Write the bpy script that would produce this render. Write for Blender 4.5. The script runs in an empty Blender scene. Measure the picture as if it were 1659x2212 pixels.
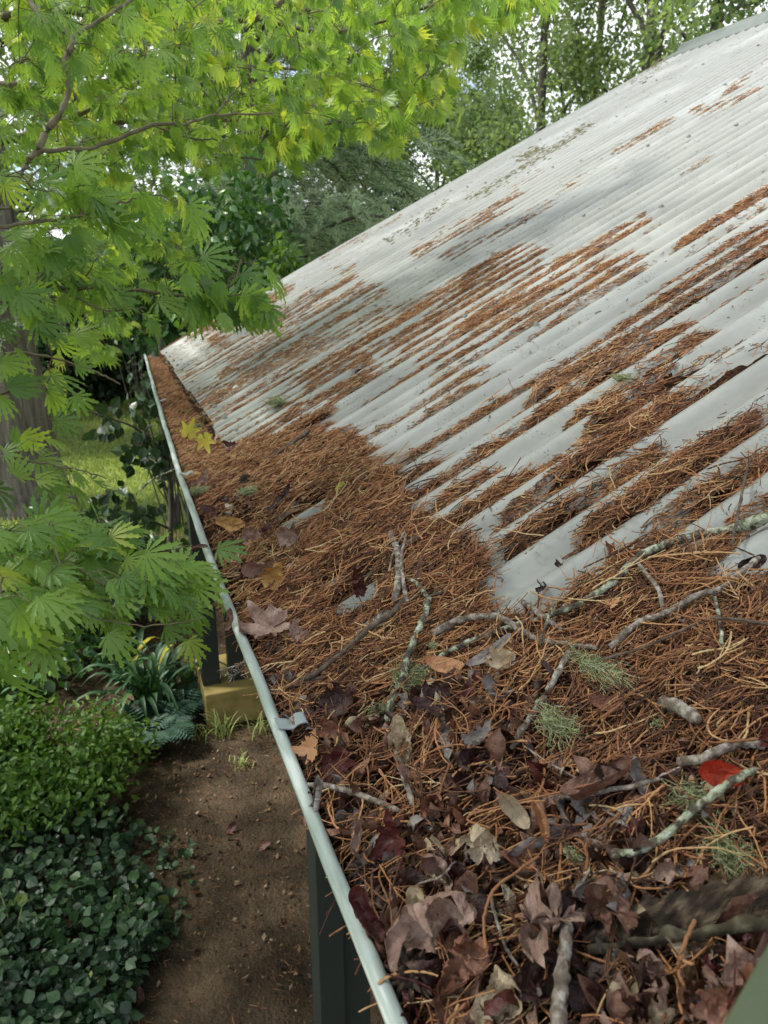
import bpy, math, random
import numpy as np
from mathutils import Vector, Matrix
SC = bpy.context.scene
COL = SC.collection
random.seed(7); RN = np.random.default_rng(11)
PI = math.pi

# ------------------------------------------------------------------ camera
YAW, PITCH, CAMZ = math.radians(20.5), math.radians(17.95), 2.6
cd = bpy.data.cameras.new('camera'); cam = bpy.data.objects.new('camera', cd); COL.objects.link(cam)
cam.location = (0, 0, CAMZ); cam.rotation_euler = (PI/2-PITCH, 0, -YAW)
cd.sensor_fit = 'VERTICAL'; cd.sensor_height = 36; cd.lens = 26; cd.clip_start = .02; cd.clip_end = 400
cd.dof.use_dof = True; cd.dof.focus_distance = .95; cd.dof.aperture_fstop = 13
SC.camera = cam
# ------------------------------------------------------------------ world, sun, exposure
SUN_EL, SUN_AZ = math.radians(52), math.radians(-62)      # azimuth from +Y towards +X
w = bpy.data.worlds.new('World'); SC.world = w; w.use_nodes = True
nt = w.node_tree; nt.nodes.clear()
def N(nt, t, **k):
    n = nt.nodes.new(t)
    for a, b in k.items(): setattr(n, a, b)
    return n
wo = N(nt, 'ShaderNodeOutputWorld'); bg = N(nt, 'ShaderNodeBackground'); sky = N(nt, 'ShaderNodeTexSky')
sky.sky_type = 'NISHITA'; sky.sun_disc = False; sky.sun_elevation = SUN_EL; sky.sun_rotation = SUN_AZ
bg.inputs[1].default_value = .12
tc = N(nt, 'ShaderNodeTexCoord'); mp = N(nt, 'ShaderNodeMapping'); mp.inputs['Scale'].default_value = (1, 1, 2.2)
nz = N(nt, 'ShaderNodeTexNoise'); nz.inputs['Scale'].default_value = 3.2; nz.inputs['Detail'].default_value = 7; nz.inputs['Roughness'].default_value = .55
cr = N(nt, 'ShaderNodeValToRGB'); cr.color_ramp.elements[0].position = .40; cr.color_ramp.elements[1].position = .52
mx = N(nt, 'ShaderNodeMix', data_type='RGBA'); mx.inputs['B'].default_value = (9.5, 9.8, 10.4, 1)
L = nt.links.new
L(tc.outputs['Generated'], mp.inputs[0]); L(mp.outputs[0], nz.inputs[0]); L(nz.outputs[0], cr.inputs[0])
L(cr.outputs[0], mx.inputs['Factor']); L(sky.outputs[0], mx.inputs['A']); L(mx.outputs['Result'], bg.inputs[0]); L(bg.outputs[0], wo.inputs[0])
sd = bpy.data.lights.new('sun', 'SUN'); sd.energy = 4.0; sd.angle = math.radians(11); sd.color = (1, .95, .86)
so = bpy.data.objects.new('sun', sd); COL.objects.link(so)
sdir = Vector((math.sin(SUN_AZ)*math.cos(SUN_EL), math.cos(SUN_AZ)*math.cos(SUN_EL), math.sin(SUN_EL)))
so.rotation_euler = sdir.to_track_quat('Z', 'Y').to_euler(); so.location = (0, 0, 30)
SC.view_settings.view_transform = 'Standard'; SC.view_settings.look = 'None'; SC.view_settings.gamma = 1
SC.view_settings.exposure = 0.55
SC.render.resolution_x = 768; SC.render.resolution_y = 1024
SC.cycles.max_bounces = 6; SC.cycles.transmission_bounces = 4; SC.cycles.transparent_max_bounces = 4

# ------------------------------------------------------------------ picture -> place helpers (q = photo coordinates, 1659 px wide)
FW = np.array([math.sin(YAW)*math.cos(PITCH), math.cos(YAW)*math.cos(PITCH), -math.sin(PITCH)])
RT = np.array([math.cos(YAW), -math.sin(YAW), 0.]); UP = np.cross(RT, FW)
FP = 2407*1659/2500.; CX, CY = 829.5, 1106.
C0 = np.array([0, 0, CAMZ])
def rayd(x, y):
    d = FW*FP + RT*(x-CX) - UP*(y-CY); return d/np.linalg.norm(d)
def at(x, y, dist): return C0 + rayd(x, y)*dist
def proj(P):
    q = P - C0; dz = q@FW
    dz = np.where(np.abs(dz) < 1e-4, 1e-4, dz)
    return CX + FP*(q@RT)/dz, CY - FP*(q@UP)/dz
def ground_at(x, y, z=0):
    d = rayd(x, y); return C0 + d*((z-CAMZ)/d[2])

# ------------------------------------------------------------------ noise
def _h(ix, iy, s):
    n = (ix.astype(np.int64)*374761393 + iy.astype(np.int64)*668265263 + s*974634777) & 0xffffffff
    n = ((n ^ (n >> 13))*1274126177) & 0xffffffff
    return ((n ^ (n >> 16)) & 0xffff)/65535.
def vn(x, y, s=0):
    x = np.asarray(x, float); y = np.asarray(y, float)
    ix = np.floor(x); iy = np.floor(y); fx = x-ix; fy = y-iy; fx = fx*fx*(3-2*fx); fy = fy*fy*(3-2*fy)
    a = _h(ix, iy, s); b = _h(ix+1, iy, s); c = _h(ix, iy+1, s); d = _h(ix+1, iy+1, s)
    return (a*(1-fx)+b*fx)*(1-fy) + (c*(1-fx)+d*fx)*fy
def fbm(x, y, s=0, o=4):
    t = 0; a = .5; k = 0
    for i in range(o):
        t = t + a*vn(x*2**i, y*2**i, s+i*17); k += a; a *= .5
    return t/k

# ------------------------------------------------------------------ mesh helpers
class MB:
    """collects pieces, builds ONE mesh object; rnd = per-piece value that picks the piece's own colour"""
    def __init__(s): s.v = []; s.f = []; s.r = []; s.n = 0
    def add(s, V, F, r=.5):
        V = np.asarray(V, float).reshape(-1, 3); F = np.asarray(F, int)
        s.v.append(V); s.f.append(F+s.n); s.n += len(V)
        s.r.append(np.full(len(V), r) if np.isscalar(r) else np.asarray(r, float))
        return s
    def build(s, name, mat, parent=None, smooth=True, loc=None):
        V = np.concatenate(s.v); R = np.concatenate(s.r)
        if loc is not None: V = V-np.asarray(loc)
        me = bpy.data.meshes.new(name)
        lv = np.concatenate([f.ravel() for f in s.f]); lt = np.concatenate([np.full(len(f), f.shape[1]) for f in s.f])
        me.vertices.add(len(V)); me.vertices.foreach_set('co', V.astype(np.float32).ravel())
        me.loops.add(len(lv)); me.loops.foreach_set('vertex_index', lv.astype(np.int32))
        me.polygons.add(len(lt)); me.polygons.foreach_set('loop_start', np.concatenate([[0], np.cumsum(lt)[:-1]]).astype(np.int32))
        me.polygons.foreach_set('loop_total', lt.astype(np.int32))
        a = me.attributes.new('rnd', 'FLOAT', 'POINT'); a.data.foreach_set('value', R.astype(np.float32))
        me.polygons.foreach_set('use_smooth', np.full(len(lt), smooth))
        me.update(calc_edges=True); me.validate()
        me.materials.append(mat)
        o = bpy.data.objects.new(name, me); COL.objects.link(o)
        if loc is not None: o.location = tuple(loc)
        if parent is not None: o.parent = parent
        return o
def tubes(mb, P, R, sides=4, r=None, caps=False):
    """P (N,K,3) paths, R (N,K) radii"""
    P = np.asarray(P, float); R = np.asarray(R, float)
    if P.ndim == 2: P = P[None]; R = R.reshape(1, -1)
    n, k, _ = P.shape
    T = np.gradient(P, axis=1); T /= np.linalg.norm(T, axis=2, keepdims=True)+1e-9
    ref = np.where(np.abs(T[..., 2:3]) < .8, np.array([0, 0, 1.]), np.array([1., 0, 0]))
    A = np.cross(T, ref); A /= np.linalg.norm(A, axis=2, keepdims=True)+1e-9; B = np.cross(T, A)
    th = np.arange(sides)*2*PI/sides
    V = P[:, :, None] + R[:, :, None, None]*(A[:, :, None]*np.cos(th)[None, None, :, None] + B[:, :, None]*np.sin(th)[None, None, :, None])
    idx = np.arange(n*k*sides).reshape(n, k, sides)
    a = idx[:, :-1]; b = idx[:, 1:]
    F = np.stack([a, np.roll(a, -1, 2), np.roll(b, -1, 2), b], -1).reshape(-1, 4)
    if r is None: r = RN.random(n)
    rr = np.repeat(np.broadcast_to(r, (n,)), k*sides)
    mb.add(V, F, rr)
    if caps and sides == 4:
        mb.add(V[:, -1].reshape(-1, 3), np.arange(n*4).reshape(n, 4), np.repeat(np.broadcast_to(r, (n,)), 4))
        mb.add(V[:, 0].reshape(-1, 3), np.arange(n*4).reshape(n, 4)[:, ::-1], np.repeat(np.broadcast_to(r, (n,)), 4))
    elif caps:
        for e in (0, -1):
            c = P[:, e]; VV = np.concatenate([V[:, e].reshape(-1, 3), c]); m = n*sides
            q = np.arange(m).reshape(n, sides)
            F = np.stack([q, np.roll(q, -1, 1), np.broadcast_to(np.arange(n)[:, None]+m, (n, sides))], -1).reshape(-1, 3)
            mb.add(VV, F if e else F[:, ::-1], np.concatenate([np.repeat(np.broadcast_to(r, (n,)), sides), np.broadcast_to(r, (n,))]))
    return mb
def inst(mb, TV, TF, pos, X, Y, Z, scale, r=None):
    """stamp template (TV,TF) with frames X,Y,Z (N,3)"""
    TV = np.asarray(TV, float); TF = np.asarray(TF, int); n = len(pos)
    sc = np.broadcast_to(np.asarray(scale, float), (n,))[:, None, None]
    V = pos[:, None] + sc*(TV[None, :, 0:1]*X[:, None] + TV[None, :, 1:2]*Y[:, None] + TV[None, :, 2:3]*Z[:, None])
    F = (TF[None] + (np.arange(n)*len(TV))[:, None, None]).reshape(-1, TF.shape[1])
    if r is None: r = RN.random(n)
    mb.add(V, F, np.repeat(r, len(TV)))
def unit(a): return a/(np.linalg.norm(a, axis=-1, keepdims=True)+1e-9)
def frames(Yd, Nn):
    """Y = leaf axis, Z = leaf normal"""
    Y = unit(Yd); X = unit(np.cross(Y, Nn)); Z = np.cross(X, Y); return X, Y, Z
def box(mb, lo, hi, r=.5):
    (a, b, c), (d, e, f) = lo, hi
    V = [(a,b,c),(d,b,c),(d,e,c),(a,e,c),(a,b,f),(d,b,f),(d,e,f),(a,e,f)]
    F = [(0,3,2,1),(4,5,6,7),(0,1,5,4),(1,2,6,5),(2,3,7,6),(3,0,4,7)]
    return mb.add(V, F, r)
def cat(P, m=6):
    """Catmull-Rom through points"""
    P = np.asarray(P, float)
    if len(P) < 3: return np.linspace(P[0], P[1], m+1)
    Q = np.vstack([2*P[0]-P[1], P, 2*P[-1]-P[-2]]); out = []
    for i in range(1, len(Q)-2):
        for t in np.arange(m)/m:
            out.append(.5*((2*Q[i])+(-Q[i-1]+Q[i+1])*t+(2*Q[i-1]-5*Q[i]+4*Q[i+1]-Q[i+2])*t*t+(-Q[i-1]+3*Q[i]-3*Q[i+1]+Q[i+2])*t**3))
    out.append(P[-1]); return np.array(out)
def bevel(o, wd=.004, seg=2):
    m = o.modifiers.new('bevel', 'BEVEL'); m.width = wd; m.segments = seg; m.limit_method = 'ANGLE'
def tag(o, label=None, cat_=None, group=None, kind=None):
    if label: o['label'] = label
    if cat_: o['category'] = cat_
    if group: o['group'] = group
    if kind: o['kind'] = kind
    return o
def empty(name, loc, label=None, cat_=None, group=None):
    o = bpy.data.objects.new(name, None); COL.objects.link(o); o.location = tuple(loc); o.empty_display_size = .1
    return tag(o, label, cat_, group)
def part(mb, name, mat, root, smooth=True):
    o = mb.build(name, mat, None, smooth); o.parent = root
    o.matrix_parent_inverse = Matrix.Translation(-Vector(root.location)) if root.parent is None else Matrix.Identity(4)
    return o

# ------------------------------------------------------------------ materials
def mat(name, ramp, rough=.6, spec=.4, noise=None, bump=None, trans=None, mixn=.5, coat=0, ncolor=None, coord='Object', stretch=None):
    """ramp: colours picked by piece value 'rnd' plus noise. noise=(scale,detail). bump=(scale,strength,dist). trans=(colour, amount)"""
    m = bpy.data.materials.new(name); m.use_nodes = True; t = m.node_tree; t.nodes.clear(); l = t.links.new
    out = N(t, 'ShaderNodeOutputMaterial'); p = N(t, 'ShaderNodeBsdfPrincipled')
    p.inputs['Roughness'].default_value = rough; p.inputs['Specular IOR Level'].default_value = spec
    if coat: p.inputs['Coat Weight'].default_value = coat; p.inputs['Coat Roughness'].default_value = .25
    at_ = N(t, 'ShaderNodeAttribute', attribute_name='rnd')
    co = N(t, 'ShaderNodeTexCoord'); src = co.outputs[coord]
    if stretch:
        mp = N(t, 'ShaderNodeMapping'); mp.inputs['Scale'].default_value = stretch; l(src, mp.inputs[0]); src = mp.outputs[0]
    fac = at_.outputs['Fac']
    if noise:
        nn = N(t, 'ShaderNodeTexNoise'); nn.inputs['Scale'].default_value = noise[0]; nn.inputs['Detail'].default_value = noise[1]; l(src, nn.inputs[0])
        a = N(t, 'ShaderNodeMapRange'); a.inputs['From Min'].default_value = .25; a.inputs['From Max'].default_value = .75; l(nn.outputs[0], a.inputs[0])
        mm = N(t, 'ShaderNodeMix'); mm.inputs['Factor'].default_value = mixn; l(fac, mm.inputs['A']); l(a.outputs[0], mm.inputs['B']); fac = mm.outputs['Result']
    r = N(t, 'ShaderNodeValToRGB'); e = r.color_ramp.elements
    while len(e) < len(ramp): e.new(.5)
    for i, c in enumerate(ramp):
        if len(c) == 4: e[i].position = c[3]
        else: e[i].position = i/max(1, len(ramp)-1)
        e[i].color = (*c[:3], 1)
    l(fac, r.inputs[0]); l(r.outputs[0], p.inputs['Base Color'])
    surf = p.outputs[0]
    if bump:
        bn = N(t, 'ShaderNodeTexNoise'); bn.inputs['Scale'].default_value = bump[0]; bn.inputs['Detail'].default_value = 6; l(src, bn.inputs[0])
        b = N(t, 'ShaderNodeBump'); b.inputs['Strength'].default_value = bump[1]; b.inputs['Distance'].default_value = bump[2]
        l(bn.outputs[0], b.inputs['Height']); l(b.outputs[0], p.inputs['Normal'])
    if trans:
        tb = N(t, 'ShaderNodeBsdfTranslucent'); ms = N(t, 'ShaderNodeMixShader'); ms.inputs[0].default_value = trans[1]
        mc = N(t, 'ShaderNodeMix', data_type='RGBA'); mc.blend_type = 'MULTIPLY'; mc.inputs['Factor'].default_value = 1
        mc.inputs['B'].default_value = (*trans[0], 1); l(r.outputs[0], mc.inputs['A']); l(mc.outputs['Result'], tb.inputs[0])
        l(surf, ms.inputs[1]); l(tb.outputs[0], ms.inputs[2]); surf = ms.outputs[0]
    l(surf, out.inputs[0]); return m

M = {}
def roof_material():
    m = bpy.data.materials.new('pale green roof paint'); m.use_nodes = True; t = m.node_tree; l = t.links.new
    p = t.nodes['Principled BSDF']; p.inputs['Roughness'].default_value = .42; p.inputs['Specular IOR Level'].default_value = .45
    co = N(t, 'ShaderNodeTexCoord'); src = co.outputs['Object']
    def noise(sc, det, st=None, rough=.55):
        q = src
        if st: mp = N(t, 'ShaderNodeMapping'); mp.inputs['Scale'].default_value = st; l(src, mp.inputs[0]); q = mp.outputs[0]
        n = N(t, 'ShaderNodeTexNoise'); n.inputs['Scale'].default_value = sc; n.inputs['Detail'].default_value = det; n.inputs['Roughness'].default_value = rough; l(q, n.inputs[0]); return n.outputs[0]
    def rng(x, a, b, c=0, d=1):
        r = N(t, 'ShaderNodeMapRange'); r.inputs[1].default_value = a; r.inputs[2].default_value = b; r.inputs[3].default_value = c; r.inputs[4].default_value = d; l(x, r.inputs[0]); return r.outputs[0]
    def mix(f, A, B):
        x = N(t, 'ShaderNodeMix', data_type='RGBA'); l(f, x.inputs['Factor'])
        for s, v in (('A', A), ('B', B)):
            if isinstance(v, tuple): x.inputs[s].default_value = (*v, 1)
            else: l(v, x.inputs[s])
        return x.outputs['Result']
    def mul(a, b):
        x = N(t, 'ShaderNodeMath', operation='MULTIPLY'); l(a, x.inputs[0])
        if isinstance(b, float): x.inputs[1].default_value = b
        else: l(b, x.inputs[1])
        return x.outputs[0]
    base = mix(rng(noise(2.2, 5, (1, 4, 1)), .35, .7), (.275, .29, .272), (.335, .35, .33))
    # weathered film: chalky with brown grey dust that lies in the pans (valleys), stretched down the slope
    val = N(t, 'ShaderNodeAttribute', attribute_name='rnd').outputs['Fac']      # 1 in the pans, 0 on the crests
    dust = mul(rng(noise(7, 8, (.5, 2.2, .5), .7), .32, .62), rng(val, .2, 1., .25, 1.))
    c = mix(mul(dust, .8), base, (.19, .18, .155))
    c = mix(mul(rng(noise(3.2, 8, (.35, 6, .35), .7), .47, .66), .55), c, (.22, .225, .20))
    c = mix(mul(rng(noise(1.7, 6, (1, 1.5, 1), .6), .5, .7), .5), c, (.47, .49, .48))
    grime = mul(rng(noise(26, 9, None, .75), .50, .66), rng(noise(2.0, 4), .44, .62))
    c = mix(mul(grime, .65), c, (.20, .20, .17))
    vo = N(t, 'ShaderNodeTexVoronoi'); vo.inputs['Scale'].default_value = 150; l(src, vo.inputs[0])
    spot = mul(rng(vo.outputs['Distance'], .30, .22), rng(noise(11, 5), .52, .60))
    c = mix(mul(spot, .85), c, (.10, .12, .11))
    l(c, p.inputs['Base Color'])
    l(rng(noise(9, 6), .3, .7, .34, .6), p.inputs['Roughness'])
    b = N(t, 'ShaderNodeBump'); b.inputs['Strength'].default_value = .25; b.inputs['Distance'].default_value = .002; l(noise(60, 8), b.inputs['Height']); l(b.outputs[0], p.inputs['Normal'])
    return m
M['roof'] = roof_material()
M['gutter'] = mat('pale green gutter paint', [(.07,.085,.075,.0), (.22,.26,.24,.30), (.29,.34,.32,.42), (.36,.42,.40,.62), (.58,.62,.60,.78)], .38, .5, (70, 10), (300, .2, .0008), mixn=.85, stretch=(1, .12, 1))
M['galv'] = mat('galvanised metal', [(.20,.23,.24), (.33,.37,.38)], .38, .6, (60, 6))
M['wallpaint'] = mat('dark green painted boards', [(.020,.027,.023), (.032,.041,.035)], .55, .4, (8, 5), (60, .15, .002))
M['cap'] = mat('ridge cap paint', [(.10,.12,.11), (.19,.22,.21)], .45, .4, (12, 5))
M['concrete'] = mat('mossy yellow concrete', [(.16,.13,.05,.0), (.38,.29,.10,.45), (.45,.36,.17,1.)], .85, .2, (9, 8), (70, .5, .004), mixn=.8)
M['rail'] = mat('olive green ladder paint', [(.065,.085,.045), (.09,.115,.06), (.11,.135,.075)], .55, .4, (30, 8), (200, .2, .001), mixn=.7)
M['needle'] = mat('dry conifer needles', [(.022,.013,.010,.0), (.085,.042,.028,.22), (.22,.10,.05,.44), (.38,.18,.08,.68), (.50,.33,.17,.9), (.44,.40,.22,1.)], .7, .2, (350, 2), mixn=.15)
M['bed'] = mat('decayed debris with gap shade', [(.008,.005,.004,.0), (.025,.014,.009,.45), (.085,.040,.020,.85)], .95, .05, (140, 9), (220, .9, .006), mixn=.85)  # rotted debris, colour deepened so gaps between needles look shaded
M['bark'] = mat('grey stick bark', [(.05,.038,.03,.0), (.15,.12,.10,.42), (.27,.235,.205,.6), (.40,.38,.35,.8), (.5,.5,.46,1.)], .9, .12, (130, 10), (300, .9, .003), mixn=.8)
M['lichenbark'] = mat('lichen crusted bark', [(.03,.027,.022,.0), (.10,.085,.07,.40), (.16,.145,.115,.50), (.27,.30,.20,.56), (.42,.45,.37,.72), (.55,.57,.50,1.)], .95, .1, (110, 10), (260, 1., .005), mixn=.88)
M['darkbark'] = mat('dark wet bark', [(.03,.022,.018), (.09,.07,.055), (.19,.16,.13)], .8, .2, (110, 8), (200, .8, .003), mixn=.7)
M['lichen'] = mat('beard lichen', [(.26,.29,.14), (.42,.46,.25), (.60,.62,.42)], .9, .1, trans=((1, 1, .8), .35))
M['cone'] = mat('dark cone scales', [(.025,.016,.012), (.07,.045,.035)], .65, .3, (200, 4), mixn=.5)
def dead(n, c0, c1, c2, rough=.40):
    M[n] = mat('dead leaf '+n, [(*c0, .0), (*c1, .45), (*c2, 1.)], rough, .35, (38, 8), (110, 1., .005), trans=((1., .55, .35), .10), mixn=.8)
dead('pale', (.10,.055,.045), (.27,.165,.135), (.48,.36,.30))
dead('brown', (.04,.02,.015), (.13,.062,.045), (.28,.16,.115))
dead('dark', (.012,.007,.006), (.038,.018,.016), (.12,.065,.055), .42)
dead('cream', (.20,.13,.08), (.42,.33,.22), (.60,.52,.40))
dead('tan', (.26,.11,.045), (.44,.21,.10), (.56,.33,.18), .4)
dead('red', (.20,.015,.01), (.42,.04,.018), (.50,.09,.04), .4)
dead('wine', (.028,.008,.009), (.075,.018,.018), (.15,.05,.045), .35)
dead('grey', (.06,.05,.048), (.19,.165,.16), (.42,.38,.37))
dead('rust', (.06,.025,.018), (.20,.085,.055), (.40,.23,.16))
dead('ochre', (.14,.07,.02), (.36,.19,.05), (.48,.32,.12))
M['seedling'] = mat('yellow green leaf', [(.42,.46,.06), (.55,.50,.08), (.62,.30,.05)], .45, .4, (30, 4), trans=((1, 1, .5), .4), mixn=.6)
M['maple'] = mat('maple leaf', [(.06,.12,.035,.0), (.13,.245,.055,.35), (.24,.375,.075,.7), (.43,.50,.085,.95), (.56,.46,.09,1.)], .42, .5, (6, 3), (90, .35, .004), trans=((1.6, 1.5, .75), .5), mixn=.2)
M['mapletwig'] = mat('maple twig', [(.05,.055,.03), (.12,.10,.06), (.20,.19,.13)], .7, .2, (30, 5), mixn=.6)
M['cedar'] = mat('cedar needles', [(.26,.34,.22,.0), (.40,.50,.34,.5), (.52,.60,.46,1.)], .7, .2, trans=((1.1, 1.2, .8), .35))
M['tall'] = mat('hazed tree leaf', [(.12,.17,.09,.0), (.21,.29,.14,.5), (.33,.42,.22,1.)], .5, .35, trans=((1.4, 1.4, .7), .5))  # lightened, greyed greens put distance haze into the leaf colour
M['camellia'] = mat('glossy shrub leaf', [(.03,.07,.025,.0), (.07,.16,.045,.6), (.20,.34,.07,1.)], .28, .5, trans=((1.1, 1.3, .4), .25))
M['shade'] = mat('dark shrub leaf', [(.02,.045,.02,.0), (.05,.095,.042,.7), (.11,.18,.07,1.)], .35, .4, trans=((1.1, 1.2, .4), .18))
M['cover'] = mat('ground cover leaf', [(.02,.045,.022,.0), (.045,.095,.042,.5), (.085,.16,.06,.85), (.18,.24,.06,1.)], .42, .45, trans=((1, 1.2, .5), .2))
M['bright'] = mat('yellow green shrub leaf', [(.04,.09,.018), (.09,.18,.03), (.18,.28,.05)], .5, .35, trans=((1.2, 1.2, .5), .35))
M['strap'] = mat('strap leaf', [(.02,.055,.025,.0), (.045,.11,.04,.6), (.09,.18,.05,.93), (.45,.40,.04,1.)], .5, .35, trans=((1, 1.1, .5), .2))
M['fern'] = mat('blue green fern', [(.035,.085,.06), (.07,.14,.09)], .55, .3, trans=((1, 1.1, .6), .2))
M['trunk'] = mat('furrowed grey bark', [(.05,.042,.036,.0), (.16,.14,.12,.45), (.30,.275,.245,1.)], .95, .1, (13, 12), (22, 1., .08), mixn=.9, stretch=(1, 1, .13))
M['treebark'] = mat('hazed tree bark', [(.06,.054,.045), (.15,.135,.115)], .9, .1, (9, 6), mixn=.8)  # bark lightened so far trunks look hazy; the haze is in the colour
M['soil'] = mat('brown garden soil', [(.022,.017,.012,.0), (.062,.047,.031,.4), (.115,.085,.055,.7), (.20,.14,.085,1.)], .95, .08, (3.5, 14), (70, .9, .018), mixn=1.)
M['lawn'] = mat('mown lawn', [(.14,.18,.05,.0), (.24,.30,.08,.5), (.36,.40,.13,1.)], .9, .1, (.9, 10), (30, .8, .05), mixn=1., stretch=(1, 1, 1))
M['grass'] = mat('grass blade', [(.22,.29,.09), (.36,.43,.15), (.48,.53,.24)], .6, .3, trans=((1.1, 1.2, .5), .35))
M['moss'] = mat('olive moss', [(.08,.075,.04), (.15,.14,.08)], .95, .05)

# ------------------------------------------------------------------ roof geometry
S_ = math.radians(27.04); CS, SN = math.cos(S_), math.sin(S_)
PIT = .076; V0 = .7975; AMP = .0098
XR = 4.30                                        # ridge
def zmean(x): return CAMZ + (-.555 + SN*np.asarray(x, float))/CS
def eave_x(y): return np.interp(y, [0, 1.1, 2.2, 3.9, 5.6], [.272, .275, .300, .318, .332])
def lip_x(y): return sum(_lip(np.asarray(y, float)+d) for d in (-.5, -.3, -.1, .1, .3, .5))/6
def _lip(y): return np.interp(y, [-.6, .35, .95, 1.5, 2.2, 3.25, 4.65, 5.4], [.139, .140, .140, .141, .158, .188, .235, .262])
def lip_z(y): return np.interp(y, [-.6, 1.5, 2.5, 3.5, 5.4], [2.106, 2.108, 2.113, 2.118, 2.125])
def skew(x, y0):
    """the far sheets run a little off square: shift of y as the slope climbs"""
    g = np.interp(x, [.3, 1.3, 2.34, 4.2, 4.6], [-.255, -.03, .05, .22, .25])
    w_ = np.clip((y0-1.2)/3.7, 0, 1.05)**1.6
    return g*w_
def unskew(x, y):
    y0 = np.array(y, float)
    for _ in range(4): y0 = y - skew(x, y0)
    return y0
def corr(x, y): return AMP*np.cos(2*PI*(unskew(x, y)-V0)/PIT)
VEND = 4.90
NRM = np.array([-SN, 0, CS])
def roof_mesh():
    mb = MB()
    y0 = np.arange(-.55, VEND+.001, PIT/14); u = np.linspace(0, 1, 26)
    Yg, Ug = np.meshgrid(y0, u, indexing='ij')
    lap = 0.
    xs = eave_x(Yg) + .008*np.floor((Yg-.1)/.762 % 2) + Ug*(XR-eave_x(Yg))
    yy = Yg + skew(xs, Yg)
    c = AMP*np.cos(2*PI*(Yg-V0)/PIT)
    sag = .006*np.sin(Ug*9+Yg*1.3)
    P = np.stack([xs, yy, zmean(xs)], -1) + NRM*(c+.0016*(np.floor((Yg-V0+.019)/.762) % 2))[..., None]
    n, m = Yg.shape; i = np.arange(n*m).reshape(n, m)
    F = np.stack([i[:-1, :-1], i[:-1, 1:], i[1:, 1:], i[1:, :-1]], -1).reshape(-1, 4)
    mb.add(P, F, (.5-.5*np.cos(2*PI*(Yg-V0)/PIT)).ravel())
    return mb
bld = empty('garden_building', (1.6, 2.4, 0), 'low garden building with a pale green corrugated iron roof covered in rusty conifer needles', 'building')
rs = part(roof_mesh(), 'corrugated_roof', M['roof'], bld)
sm = rs.modifiers.new('solid', 'SOLIDIFY'); sm.thickness = .0012; sm.offset = 1
# far side slope
mb = MB(); y0 = np.arange(-.55, VEND+.001, PIT/6)
P = []
for x in (XR, XR+2.6):
    P.append(np.stack([np.full_like(y0, x), y0+.23*np.clip((y0-1.2)/3.7, 0, 1.05)**1.6, zmean(XR)-(x-XR)*math.tan(S_)+AMP*np.cos(2*PI*(y0-V0)/PIT)], -1))
P = np.array(P); n = len(y0); i = np.arange(2*n).reshape(2, n)
mb.add(P, np.stack([i[0, :-1], i[1, :-1], i[1, 1:], i[0, 1:]], -1).reshape(-1, 4), .3)
part(mb, 'rear_roof', M['roof'], bld)
# ridge cap: folded sheet with a rolled top
def ridge_cap():
    mb = MB(); zr = float(zmean(XR)); prof = []
    for dx, dz in [(-.17, -.005), (-.165, .010), (-.05, .014)]: prof.append((dx, dx*SN/CS+dz+.006))
    for a in np.linspace(PI*.95, .05*PI, 9): prof.append((.03*math.cos(a), .018+.032*math.sin(a)))
    for dx, dz in [(.05, .014), (.165, .010)]: prof.append((dx, -dx*SN/CS+dz+.006))
    prof = np.array(prof); ys = np.linspace(-.5, 5.14, 12)
    V = np.array([[(XR+a, y, zr+b+.002) for a, b in prof] for y in ys]); n, m = V.shape[:2]; i = np.arange(n*m).reshape(n, m)
    mb.add(V, np.stack([i[:-1, :-1], i[1:, :-1], i[1:, 1:], i[:-1, 1:]], -1).reshape(-1, 4), .5); return mb
rc = part(ridge_cap(), 'ridge_cap', M['cap'], bld); s2 = rc.modifiers.new('s', 'SOLIDIFY'); s2.thickness = .0015
# verge flashing under the far edge, wall, fascia, posts
mb = MB(); xs = np.linspace(.36, XR, 14); yv = VEND + skew(xs, VEND) - .02
for i in range(13):
    a, b = xs[i], xs[i+1]
    za, zb = zmean(a)-.02, zmean(b)-.02
    V = [(a, yv[i], za-.14), (b, yv[i+1], zb-.14), (b, yv[i+1], zb), (a, yv[i], za), (a, yv[i]-.02, za-.14), (b, yv[i+1]-.02, zb-.14), (b, yv[i+1]-.02, zb), (a, yv[i]-.02, za)]
    mb.add(V, [(0,3,2,1),(4,5,6,7),(0,1,5,4),(2,3,7,6)])
part(mb, 'barge_board', M['wallpaint'], bld, False)
mb = MB(); box(mb, (.335, -.5, 1.94), (.355, 4.62, 2.085)); part(mb, 'fascia_board', M['wallpaint'], bld, False)
mb = MB(); box(mb, (1.12, -.5, 0), (1.2, 4.75, 2.45))
for k in range(14): box(mb, (1.105, -.5, .03+k*.17), (1.119, 4.75, .03+k*.17+.15))
part(mb, 'weatherboard_wall', M['wallpaint'], bld, False)
def post(lo, hi, face=None):
    mb = MB(); box(mb, lo, hi, .4)
    if face: box(mb, face[0], face[1], .9)
    o = part(mb, 'verandah_post', M['wallpaint'], bld, False); bevel(o, .003); return o
post((.372, 1.50, 0), (.445, 1.59, 1.96), ((.448, 1.53, 0), (.53, 1.58, 1.96)))
pA = ground_at(675/1.507, 2375/1.507)
post((.350, 4.03, .236), (.455, 4.13, 1.96)); post((.51, 4.03, .236), (.60, 4.13, 1.96))
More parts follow.
